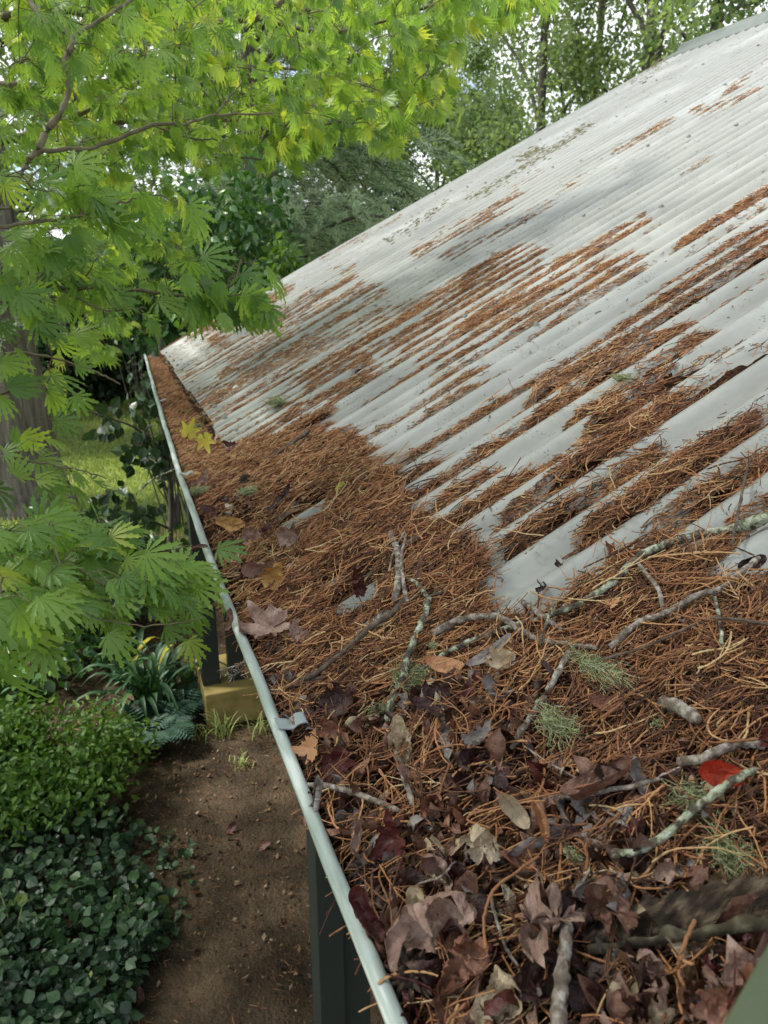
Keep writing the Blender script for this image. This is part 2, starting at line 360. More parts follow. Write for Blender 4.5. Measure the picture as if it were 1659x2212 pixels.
# screws on the crests, rows down the slope
def screw():
    mb = MB(); th = np.linspace(0, 2*PI, 15)[:-1]
    def ring(r, z): return np.stack([r*np.cos(th), r*np.sin(th), np.full(14, z)], -1)
    def hexr(r, z):
        k = np.round(th/(PI/3))*PI/3; return np.stack([r*np.cos(k), r*np.sin(k), np.full(14, z)], -1)
    rr = [ring(.0095, 0), ring(.0095, .0015), ring(.007, .0032), ring(.0048, .0034), hexr(.0046, .0036), hexr(.0046, .0072), ring(.003, .0078), ring(.0001, .0078)]
    V = np.array(rr); n, m = V.shape[:2]; i = np.arange(n*m).reshape(n, m)
    a, b = i[:-1], i[1:]; mb.add(V, np.stack([a, np.roll(a, -1, 1), np.roll(b, -1, 1), b], -1).reshape(-1, 4), .6); return mb
sc0 = screw().build('roof_screw', M['cap'], None, True)
scr_rows = [.345, .97, 1.55, 2.15, 2.8, 3.45, 4.05]
cnt = 0
for ri, xr in enumerate(scr_rows):
    for k in range(-6, 54, 3 if ri in (0, 3, 6) else 5):
        yr = V0 + (k+ri % 2)*PIT
        if yr < .1 or yr > 4.8 or cnt >= 100: continue
        o = sc0 if cnt == 0 else sc0.copy()
        if cnt: COL.objects.link(o)
        cnt += 1
        y = yr+float(skew(xr, yr)); p = Vector((xr, y, float(zmean(xr)))) + Vector(NRM)*(AMP+.0006)
        o.parent = rs; o.location = p; o.rotation_euler = (RN.normal()*.06, -S_+RN.normal()*.06, RN.random()*3)
# gutter
def gutter():
    mb = MB(); ys = np.linspace(-.5, 4.78, 64); rows = []
    for y in ys:
        lx, lz, ex = float(lip_x(y)), float(lip_z(y)), .334
        lx += .0009*math.sin(y*9)+.0004*math.sin(y*47); pr = []
        for a in np.linspace(-.55*PI, 1.35*PI, 15):   # rolled bead
            pr.append((lx+.0072*math.cos(-a+PI*.5)*1.0, lz+.0072*math.sin(-a+PI*.5)))
        pr += [(lx+.012, lz-.018), (lx+.030, lz-.060), (lx+.046, lz-.088), (lx+.06, lz-.094), (ex-.01, lz-.094), (ex-.003, lz-.088), (ex, lz-.02)]
        rows.append([(a, y, b) for a, b in pr])
    V = np.array(rows); n, m = V.shape[:2]; i = np.arange(n*m).reshape(n, m)
    mb.add(V, np.stack([i[:-1, :-1], i[:-1, 1:], i[1:, 1:], i[1:, :-1]], -1).reshape(-1, 4), .5)
    # end stop
    y = ys[-1]; e = V[-1][14:]; c = np.array([[.29, y, 2.10]])
    VV = np.vstack([e, c]); k = len(e)
    mb.add(VV, [(j, j+1, k) for j in range(k-1)]+[(k-1, 0, k)], .5); return mb
gt = part(gutter(), 'gutter', M['gutter'], bld); g2 = gt.modifiers.new('s', 'SOLIDIFY'); g2.thickness = .0009
gx, gy = .160, 1.0
def strap(y, wdt=.022):
    mb = MB(); lx = float(lip_x(y)); lz = float(lip_z(y))
    pr = [(lx-.002, lz+.0105), (lx+.014, lz+.006), (lx+.020, lz+.010), (lx+.030, lz+.011), (lx+.034, lz+.004), (lx+.037, lz-.02), (lx+.04, lz-.05)]
    pr = cat([(a, 0, b) for a, b in pr], 3); t = .0016
    V = []
    for a, _, b in pr: V += [(a, y-wdt/2, b), (a, y+wdt/2, b), (a, y+wdt/2, b-t), (a, y-wdt/2, b-t)]
    V = np.array(V); n = len(pr); F = []
    for i in range(n-1):
        for k in range(4): F.append((i*4+k, i*4+(k+1) % 4, (i+1)*4+(k+1) % 4, (i+1)*4+k))
    F += [(3, 2, 1, 0), (n*4-4, n*4-3, n*4-2, n*4-1)]
    mb.add(V, F, .6); return mb
# strap where the photo shows it: just under the lip at (600,1565)
yb = None
for yy in np.linspace(.4, 1.4, 400):
    px, py = proj(np.array([float(lip_x(yy)), yy, float(lip_z(yy))+.01]))
    if py < 1562: yb = yy; break
for y in (yb, yb+1.15, yb+2.3):
    o = strap(y).build('gutter_bracket', M['galv'], None, False); o.parent = gt; bevel(o, .0006)

# ------------------------------------------------------------------ debris thickness over the roof (real heap; valleys fill first)
HB = np.array([(300,760),(345,772),(385,830),(430,905),(500,905),(560,900),(640,893),(720,893),(770,915),(800,935),(790,955),(850,1000),(885,1045),(870,1085),(960,1105),(1000,1165),(1045,1240),(1060,1285),(1150,1300),(1240,1270),(1330,1222),(1420,1160),(1500,1215),(1600,1235),(1700,1235),(2400,1150)], float)
STK = [ # polyline in the photo, half width, level
 ([(385,805),(470,745),(600,690)],36,.0095),([(450,790),(600,715),(760,635)],32,.0075),([(480,900),(600,850),(760,800)],36,.0095),([(560,690),(745,590)],8,.002),([(430,735),(620,640)],13,.008),([(560,745),(700,680),(800,640)],24,.0065),([(400,850),(520,800),(640,740)],26,.009),
 ([(470,860),(600,800),(700,750)],22,.006),([(560,850),(760,765),(1000,640),(1130,590)],42,.0052),([(800,800),(1080,690)],20,.003),([(700,760),(900,660)],26,.003),
 ([(905,555),(1000,500),(1110,435)],10,.008),([(960,560),(1190,440)],7,.004),([(1060,500),(1250,390)],6,.003),([(1200,582),(1300,530),(1395,478)],9,.009),
 ([(800,850),(1000,745),(1180,660),(1350,560)],27,.0055),([(1010,720),(1150,650)],22,.008),([(1050,690),(1230,600),(1350,555)],14,.005),([(850,760),(1000,700),(1100,640)],24,.005),
 ([(850,1000),(1080,880)],13,.004),([(900,980),(1180,830),(1400,690),(1659,530)],17,.0062),([(1420,665),(1659,520)],12,.0075),([(820,930),(960,860),(1100,800)],16,.0045),
 ([(900,1040),(1050,950),(1180,880)],18,.005),([(1000,1080),(1200,960),(1380,870),(1560,780)],30,.0068),([(1180,850),(1330,770),(1560,725)],30,.0075),([(1330,800),(1480,770),(1560,780)],18,.008),
 ([(1100,1180),(1250,1080),(1410,1010)],16,.0085),([(1060,1090),(1200,1010),(1390,960)],17,.0075),([(1280,1170),(1500,1010),(1659,910)],20,.009),([(1400,1130),(1659,1020)],20,.007),
 ([(1450,1180),(1659,1060)],20,.006),([(1480,540),(1659,425)],8,.006),([(1560,210),(1659,130)],4,.004),([(1440,390),(1530,350)],5,.005),([(1500,250),(1640,200)],4,.004),([(960,330),(1060,290)],4,.003),
 ([(700,560),(860,470)],5,.003),([(640,640),(760,580)],7,.0035),([(1100,420),(1180,370)],5,.004),([(1330,330),(1450,260)],4,.004),([(1150,1000),(1400,880),(1659,760)],10,.002),([(1395,790),(1659,610)],8,.002)]
HOLES = [([(722,1350),(800,1300)],34),([(610,1155),(690,1115)],24),([(468,955),(570,890)],36),([(770,1402),(835,1360)],20),([(560,890),(640,850)],16),([(350,790),(430,760)],22),([(400,850),(450,820)],14),([(885,1080),(1000,1010)],24),([(1180,1300),(1300,1215)],26),([(1480,1215),(1560,1160)],26),([(1545,1275),(1640,1225)],26),([(690,1290),(735,1260)],16),([(1040,1400),(1080,1380)],14)]
def segd(px, py, pts):
    best = np.full(px.shape, 1e9)
    for (x0, y0), (x1, y1) in zip(pts[:-1], pts[1:]):
        dx, dy = x1-x0, y1-y0; L2 = dx*dx+dy*dy
        t = np.clip(((px-x0)*dx+(py-y0)*dy)/L2, 0, 1)
        best = np.minimum(best, np.hypot(px-x0-t*dx, py-y0-t*dy))
    return best
def thick(x, y):
    """height of the debris above the mean roof plane (or above the gutter line outside the eave)"""
    x = np.asarray(x, float); y = np.asarray(y, float)
    P = np.stack([x, np.maximum(y, .24), zmean(x)], -1); px, py = proj(P); px = np.clip(px, -400, 2400)
    near = np.clip(1.2-y, 0, 1)
    yb_ = np.interp(px, HB[:, 0], HB[:, 1])
    pan = np.round((unskew(x, y)-V0-PIT/2)/PIT)
    dpx = py-yb_ + 30*(fbm(x*9, y*26, 5)-.5)*2 - 12 + 120*(vn(pan*5.3, x*2., 71)-.5)
    wid = np.clip(dpx/95., -1, 1)
    heavy = np.where(wid > 0, .0035+.024*wid, .0035+.034*wid)
    sw = np.full(x.shape, -.02)
    jit = (vn(x*3.2, unskew(x, y)/PIT+.5, 9)-.5)*1.6
    for pts, hw, lev in STK:
        d = segd(px, py, pts)*(1+.55*jit)
        sw = np.maximum(sw, lev-.0012 - .0115*np.clip((d-hw)/(hw*.6+5), 0, 2))
    t = np.maximum(heavy, sw)
    va = vn(x*2.3, np.round((unskew(x, y)-V0-PIT/2)/PIT)*7.3, 33)          # every pan holds its own amount
    va2 = vn(x*9, np.round((unskew(x, y)-V0-PIT/2)/PIT)*3.1, 43)
    upl = np.clip((t+.012)/.03, 0, 1)
    t = t + (va-.5)*.010*(t < .012) + (va2-.5)*.009*(t < .012) + (fbm(x*26, y*60, 91)-.5)*.010*(t < .012) + (fbm(x*22, y*22, 3)-.5)*.010*upl + ((fbm(x*7, y*7, 8)-.5)*.026+(fbm(x*30, y*30, 18)-.5)*.026)*np.clip(wid, 0, 1)
    t = t-.013*np.clip((vn(x*4.5, pan*3.7, 101)-.63)*6, 0, 1)*(t < .012)
    for pts, hw in HOLES: t = t-(t+.001)*np.clip(1.7-segd(px, py, pts)/hw, 0, 1)*(t > -.001)
    return t
GX0, GY0, GS = .08, -.42, .005
_gx = GX0+GS*np.arange(875); _gy = GY0+GS*np.arange(1090)
_GX, _GY = np.meshgrid(_gx, _gy, indexing='ij')
def _eval_heap(x, y):
    ex = eave_x(y); lx = lip_x(y); lz = lip_z(y)
    zr = zmean(x) + np.maximum(thick(x, y), -.03)/CS
    g = np.clip((x-lx-.012)/(ex-lx-.012), 0, 1)
    ze = zmean(ex) + np.maximum(thick(ex, y), -.004)/CS
    low = lz-.016 + .012*(fbm(x*40, y*40, 21)-.5)*2 + .01*(fbm(x*12, y*9, 27)-.5)
    far = np.clip((y-2.0)/.5, 0, 1)*(.55+.9*(vn(y*3.1, y*0, 61)))
    ze = ze-.045*np.clip(far, 0, 1)
    low = low-.012*far*np.clip(g*2.4-.3, 0, 1)
    zg = low*(1-g**1.6) + ze*g**1.6
    return np.where(x < ex, zg, zr)
HG = _eval_heap(_GX, _GY)
RG = np.where(_GX > eave_x(_GY), zmean(_GX)+corr(_GX, _GY)/CS, -9)
TOPG = np.maximum(HG, RG)
def bil(G, x, y):
    u = np.clip((np.asarray(x, float)-GX0)/GS, 0, G.shape[0]-1.001); v = np.clip((np.asarray(y, float)-GY0)/GS, 0, G.shape[1]-1.001)
    i = u.astype(int); j = v.astype(int); a = u-i; b = v-j
    return (G[i, j]*(1-a)+G[i+1, j]*a)*(1-b)+(G[i, j+1]*(1-a)+G[i+1, j+1]*a)*b
def heap_z(x, y): return bil(HG, x, y)
def top_z(x, y):
    i = min(max(int((x-GX0)/GS+.5), 0), TOPG.shape[0]-1); j = min(max(int((y-GY0)/GS+.5), 0), TOPG.shape[1]-1); return TOPG[i, j]
def on_heap(qx, qy, lift=0.):
    """point of the heap (or bare roof) seen at photo point q"""
    d = rayd(qx, qy); t = .3
    for _ in range(900):
        p = C0+d*t; h = top_z(p[0], p[1])+lift
        if p[2] <= h: break
        t += max(.001, (p[2]-h)*.35)
    return C0+d*t
xg = np.linspace(.15, 2.9, 420); xg = .15+(xg-.15)**1.25*(2.75/2.75**1.25); yg = np.concatenate([np.arange(-.38, 1.6, .006), np.arange(1.6, 4.78, .012)])
X, Y = np.meshgrid(xg, yg, indexing='ij'); Z = heap_z(X, Y)-.004; _t = Z-zmean(X); Z = Z-.0075*np.clip((.018-_t)/.010, 0, 1)*(X > eave_x(Y))
i = np.arange(X.size).reshape(X.shape)
F = np.stack([i[:-1, :-1], i[1:, :-1], i[1:, 1:], i[:-1, 1:]], -1)
rz = zmean(X)+corr(X, Y)/CS
vis = (Z > rz-.003) | (X < eave_x(Y)); fk = (vis[:-1, :-1] | vis[1:, :-1] | vis[1:, 1:] | vis[:-1, 1:]) & (X > lip_x(Y)+.011)[:-1, :-1]
mb = MB(); mb.add(np.stack([X, Y, Z], -1), F[fk], fbm(X*30, Y*30, 77).ravel())
tag(mb.build('debris_bed', M['bed'], None), 'rotted debris under the loose needles along the gutter, coloured near-black as gap shade', 'leaf debris', kind='stuff')

# ------------------------------------------------------------------ loose needles
def needle_paths(x, y, z, ang, pit, ln, K, curl):
    n = len(x); s = np.linspace(-.5, .5, K)
    u = np.array([CS, 0, SN]); v = np.array([0, 1, 0.])
    a = ang[:, None] + curl[:, None]*s[None] + (RN.normal(size=(n, K))*.10).cumsum(1)
    st = (ln/(K-1))[:, None]
    du = np.cos(a)*st; dv = np.sin(a)*st; cu = np.cumsum(du, 1); cv = np.cumsum(dv, 1)
    cu -= cu.mean(1, keepdims=True); cv -= cv.mean(1, keepdims=True)
    dw = pit[:, None]*s[None]*ln[:, None] + (curl**2)[:, None]*.0*s[None]
    return np.stack([x, y, z], -1)[:, None] + cu[..., None]*u + cv[..., None]*v + dw[..., None]*NRM
def scatter(n, x0, x1, y0, y1, pw=1.0):
    x = x0+(x1-x0)*RN.random(n)**pw; y = y0+(y1-y0)*RN.random(n); return x, y
LZ = np.array([(395,1050),(470,1075),(560,1135),(640,1225),(590,1300),(660,1400),(720,1500),(900,1440),(1150,1400),(1210,1480),(1130,1600),(1300,1700),(1500,1660),(1560,1730),(1400,1800),(1500,1900),(1700,1960),(1700,2260),(840,2260),(640,1650),(480,1300)], float)
def leafzone(px, py):
    ins = np.zeros(np.shape(px), bool); n = len(LZ)
    px = px+30*np.sin(py*.05); py = py+25*np.sin(px*.041)
    for k in range(n):
        x0, y0 = LZ[k]; x1, y1 = LZ[(k+1) % n]
        c = ((y0 > py) != (y1 > py)) & (px < (x1-x0)*(py-y0)/(y1-y0+1e-9)+x0); ins ^= c
    return ins.astype(float)
def litter(n, box_, K, sides, lr, rr, lift, name_mb, edge=.0004, dens=None, scaly=False, align=.55):
    x, y = scatter(n, *box_)
    t = heap_z(x, y); rz = zmean(x)+corr(x, y)/CS
    ing = x < eave_x(y)
    acc = (t > rz-edge) | ing
    acc &= (x > lip_x(y)+.014)
    px, py = proj(np.stack([x, y, t], -1)); acc &= (y < .45) | ((px > -60) & (px < 1720) & (py < 2300))
    acc &= RN.random(n) < 1-(.12 if scaly else .74)*leafzone(px, py)
    if dens is not None: acc &= RN.random(n) < dens(x, y)
    tp = t-zmean(x); acc &= ing | (tp > .012) | (RN.random(n) < .30+.7*np.clip((fbm(x*20, y*45, 55)-.38)*4, 0, 1))
    x, y, t, rz, ing = x[acc], y[acc], t[acc], rz[acc], ing[acc]; m = len(x)
    thin = (~ing) & (t < rz+.008)
    z = np.where(ing, t, np.maximum(t, rz)) + RN.random(m)**1.5*np.where(thin, .0035, lift)+.001
    ang = np.where(RN.random(m) < align+.25*thin, RN.normal(size=m)*.42, RN.random(m)*2*PI)
    ln = lr[0]+(lr[1]-lr[0])*RN.random(m)**1.6
    ln = np.where(thin, ln*.8, ln)
    P = needle_paths(x, y, z, ang, RN.normal(size=m)*np.where(thin, .07, .17), ln, K, RN.normal(size=m)*.9)
    R = (rr[0]+(rr[1]-rr[0])*RN.random(m))[:, None]*np.linspace(1.1, .75, K)[None]
    if scaly: R = R*(1+.24*((np.arange(K) % 2)*2-1))[None]
    rnd = np.clip(RN.normal(size=m)*.27+.47+.3*(fbm(x*6, y*6, 66)-.5)+.15*np.clip(y-1.1, -.6, 1), 0, 1)
    if scaly:
        rnd = np.clip(rnd+.14, 0, 1); k0 = RN.random(m) < .6; i0 = np.arange(m)[k0]      # side shoots fork off the long branchlets
        for rep in range(3):
            j = RN.integers(3, K-4, len(i0)); b = P[i0, j]; d = unit(P[i0, j+1]-P[i0, j]); sdv = unit(np.cross(d, NRM)*RN.choice([-1, 1], len(i0))[:, None]*.75+d+RN.normal(size=d.shape)*.15)
            L2 = (.010+.022*RN.random(len(i0)))[:, None, None]; s8 = np.linspace(0, 1, 8)[None, :, None]; Q = b[:, None]+sdv[:, None]*s8*L2+d[:, None]*(s8**2)*L2*.4
            tubes(name_mb, Q, (R[i0, :1]*.8)*np.linspace(1, .6, 8)*(1+.24*((np.arange(8) % 2)*2-1)), 4, rnd[i0], caps=True)
    tubes(name_mb, P, R, sides, rnd, caps=(sides == 4))
    return m
nm = MB(); tot = 0
tot += litter(98000, (.14, .85, -.36, 1.15), 7, 4, (.012, .050), (.00045, .00095), .016, nm)
tot += litter(9500, (.14, .8, -.34, 1.3), 18, 4, (.035, .10), (.0007, .0012), .024, nm, scaly=True, align=.3, dens=lambda x, y: np.clip(.35+fbm(x*9, y*9, 4), 0, 1))
tot += litter(95000, (.16, 1.6, 1.0, 2.4), 5, 3, (.012, .042), (.0006, .0010), .010, nm)
tot += litter(130000, (.17, 2.9, 2.2, 4.8), 4, 3, (.014, .042), (.0007, .0011), .010, nm)
def rib_scatter(n, box_):
    x, y = scatter(n, *box_); t = heap_z(x, y); rz = zmean(x)+corr(x, y)/CS; d = rz-t
    a = (x > eave_x(y)+.01) & (d > 0) & (RN.random(n) < .55*np.exp(-d/.0038)*np.clip((fbm(x*12, y*16, 15)-.3)*3, 0, 1)); x, y, rz = x[a], y[a], rz[a]; m = len(x)
    P = needle_paths(x, y, rz+.0015+.003*RN.random(m), np.where(RN.random(m) < .6, RN.normal(size=m)*.6, RN.random(m)*PI), RN.normal(size=m)*.1, .010+.03*RN.random(m)**1.5, 5, RN.normal(size=m)*.9)
    tubes(nm, P, (.0005+.0004*RN.random(m))[:, None].repeat(5, 1), 3, np.clip(RN.normal(size=m)*.27+.5, 0, 1))
rib_scatter(90000, (.27, 1.7, .3, 2.4)); rib_scatter(120000, (.27, 3.2, 2.2, 4.85))
tot += litter(26000, (.7, 2.9, .5, 2.4), 5, 3, (.012, .040), (.0006, .0010), .008, nm)
# stray single needles lying on the bare metal
def strays(n):
    x, y = scatter(n, .4, 4.2, .5, 4.8); rz = zmean(x)+corr(x, y)/CS
    px, py = proj(np.stack([x, y, rz], -1)); a = (px > 0) & (px < 1700); x, y, rz = x[a], y[a], rz[a]; m = len(x)
    P = needle_paths(x, y, rz+.0015, RN.random(m)*PI, RN.normal(size=m)*.03, .006+.022*RN.random(m)**2, 5, RN.normal(size=m)*.8)
    tubes(nm, P, np.full((m, 5), .0007), 3, RN.random(m)*.45)
strays(5200)
def mini_streaks(n):
    for k in range(n):
        xs_, ys_ = .9+3.2*RN.random()**.8, .9+3.9*RN.random(); kk = round((ys_-V0-PIT/2)/PIT); yv_ = V0+PIT/2+kk*PIT
        px, py = proj(np.array([xs_, yv_, float(zmean(xs_))]))
        if not (0 < px < 1690 and py > 0): continue
        L_ = .06+.5*RN.random()**2; m = int(L_*RN.integers(70, 420)); x = xs_+L_*RN.random(m); x = np.minimum(x, 4.2); y = yv_+RN.normal(size=m)*.006; y = y+skew(x, y); z = zmean(x)+corr(x, y)/CS+.001+.002*RN.random(m)
        P = needle_paths(x, y, z, RN.normal(size=m)*.3, RN.normal(size=m)*.04, .008+.024*RN.random(m), 4, RN.normal(size=m)*.6); tubes(nm, P, np.full((m, 4), .0008), 3, np.clip(RN.normal(size=m)*.2+.2+.35*RN.random(), 0, 1))
mini_streaks(750)
tag(nm.build('needle_litter', M['needle'], None), 'rusty orange dry conifer needles lying in drifts along the roof valleys and gutter', 'needle litter', kind='stuff')
print('needles', tot)
# moss along two far valleys and the ridge
mm = MB()
def moss(pts, n, wq):
    q = cat([(a, b, 0) for a, b in pts], 8); idx = RN.integers(0, len(q), n)
    for j in range(n):
        a = q[idx[j]]+np.array([RN.normal()*8, RN.normal()*4*wq, 0]); p = on_heap(a[0], a[1]);
        p[1] += 0; r = .0015+.0035*RN.random()**2
        th = np.arange(7)*2*PI/7; ring = np.stack([p[0]+r*5*np.cos(th), p[1]+r*np.sin(th), p[2]+r*5*np.cos(th)*SN/CS+.0*th], -1)
        mm.add(np.vstack([ring, [p+NRM*.004]]), [(k, (k+1) % 7, 7) for k in range(7)], RN.random())
moss([(1020,432),(1130,365),(1270,272)], 520, 1); moss([(1120,345),(1165,322)], 160, 1); moss([(845,520),(960,440)], 140, 1); moss([(1370,178),(1440,128)], 260, .6)
tag(mm.build('roof_moss', M['moss'], None), 'olive moss growing in a thin line along an upper roof valley', 'moss', kind='stuff')

# ------------------------------------------------------------------ dead leaves
def outline(kind, th):
    a = (th-PI/2+PI) % (2*PI)-PI                     # 0 = tip
    if kind == 'maple':
        r = np.full_like(a, .42)
        for c, l, s in ((0, 1., .30), (.85, .88, .28), (-.85, .9, .28), (1.75, .62, .28), (-1.75, .6, .28)):
            d = np.abs((a-c+PI) % (2*PI)-PI); r = np.maximum(r, l*np.exp(-(d/s)**1.25*.62))
        r *= 1+.07*np.sin(a*23)*np.sin(a*7+1)
        r *= 1-.55*np.exp(-((np.abs(a)-PI)/.22)**2); return r
    if kind == 'oval': return 1/np.sqrt((np.cos(a)/1.)**2+(np.sin(a)/.46)**2)*(1-.04*np.cos(2*a))
    if kind == 'lance': return 1/np.sqrt((np.cos(a))**2+(np.sin(a)/.2)**2)
    if kind == 'torn': return (.62+.22*np.sin(a*3+1)+.12*np.sin(a*5+2)+.1*np.sin(a*9))*(1+.08*np.sin(a*21))
def leaf_mesh(kind, curl=(2., 0.), axis=(0., 1.4), crump=.06, seed=0, R=9, Mn=56, cup=0.):
    th = np.arange(Mn)*2*PI/Mn; rr = (np.arange(R)+1)/R
    o = outline(kind, th)
    X = (rr[:, None]*o*np.cos(th)); Y = (rr[:, None]*o*np.sin(th))
    P = np.vstack([[0, 0, 0], np.stack([X, Y, 0*X], -1).reshape(-1, 3)])
    x, y = P[:, 0], P[:, 1]; rad = np.hypot(x, y)
    z = crump*2*(fbm(x*1.8+seed, y*1.8+7, seed)-.5)*(.4+rad) + crump*.7*(fbm(x*5+seed, y*5, seed+3)-.5)
    ang = np.arctan2(x, y)
    for c in (0, .85, -.85, 1.75, -1.75): z -= (.045*np.exp(-(np.abs(ang-c)/.10)**2)*np.clip(rad, 0, .9)) if kind == 'maple' else 0
    if kind in ('oval', 'lance'): z -= .05*np.exp(-(x/.04)**2); z -= .012*np.abs(np.sin((np.abs(x)*.8+y)*16))*np.clip(np.abs(x)*4, 0, 1)
    z += cup*rad**2
    P = np.stack([x, y, z], -1)
    for c, ax in zip(curl, axis):                    # roll about an axis in the leaf plane
        if abs(c) < .05: continue
        d = np.array([math.cos(ax), math.sin(ax), 0]); q = np.array([-math.sin(ax), math.cos(ax), 0])
        a = P@q; b = P@d; h = P[:, 2]; k = c*(1+.25*(vn(b*2+seed, b*0+3, seed)-.5))
        an = k*a; s = np.sin(an)/k; hh = (1-np.cos(an))/k
        P = b[:, None]*d + (s-h*np.sin(an))[:, None]*q + (hh+h*np.cos(an))[:, None]*np.array([0, 0, 1.])
    i = 1+np.arange(R*Mn).reshape(R, Mn)
    F = np.stack([i[:-1], i[1:], np.roll(i[1:], -1, 1), np.roll(i[:-1], -1, 1)], -1).reshape(-1, 4)
    T = np.stack([np.zeros(Mn, int), i[0], np.roll(i[0], -1)], -1)
    vein = .5+.0*rad
    return P, F, T, np.clip(.5+.3*(fbm(x*3+seed, y*3, seed+9)-.5), 0, 1)
def imgdir(head): a = math.radians(head); return RT*math.cos(a)+UP*math.sin(a)
def dead_leaf(q, size, kind, tone, head, label, curl=(2., 0.), axis=(PI/2, 0.), crump=.1, tilt=(0, 0), lift=.008, group=None, cup=0., stalk=True, seed=None, facing=.45, name='dead_leaf'):
    seed = int(q[0]*7+q[1]) % 997 if seed is None else seed
    p = on_heap(q[0], q[1], lift+(.016 if q[1] > 1150 else .004)); dist = np.linalg.norm(p-C0); sz = size*dist/FP*(.62 if kind == 'maple' else .52)
    nrm = unit(NRM*(1-facing)+unit(C0-p)*facing + RT*tilt[0]+UP*tilt[1])
    X, Y, Z = frames(imgdir(head)[None], nrm[None])
    rs_ = np.random.default_rng(seed); curl = (curl[0]*1.3+.3, curl[1]*1.5+.8) if size > 60 else curl; crump *= 1.7; nrm = unit(nrm+rs_.normal(size=3)*.28); X, Y, Z = frames(imgdir(head)[None], nrm[None])
    P, F, T, r = leaf_mesh(kind, curl, axis, crump, seed, 13, 80, cup)
    mb = MB(); V = p + sz*(P[:, 0:1]*X+P[:, 1:2]*Y+P[:, 2:3]*Z)
    mb.add(V, F, r); mb.n -= len(V); mb.v.append(np.zeros((0, 3))); mb.f.append(T+mb.n); mb.n += len(V)
    o = mb.build(name, M[tone], None, True, loc=p)
    tag(o, label, 'dead leaf', group)
    if stalk and kind == 'maple':
        b = p+sz*(P[0, 0]*X+P[0, 1]*Y+P[0, 2]*Z)[0]; yd = Y[0]
        pts = cat([b, b-yd*sz*.45+Z[0]*sz*.1, b-yd*sz*1.0+Z[0]*sz*.02+X[0]*sz*.2], 5)
        sb = MB(); tubes(sb, pts, np.linspace(.0009, .0006, len(pts)), 5, .7)
        s = sb.build('leaf_stalk', M['wine'], None, True, loc=p); s.parent = o; s.location = (0, 0, 0)
    return o
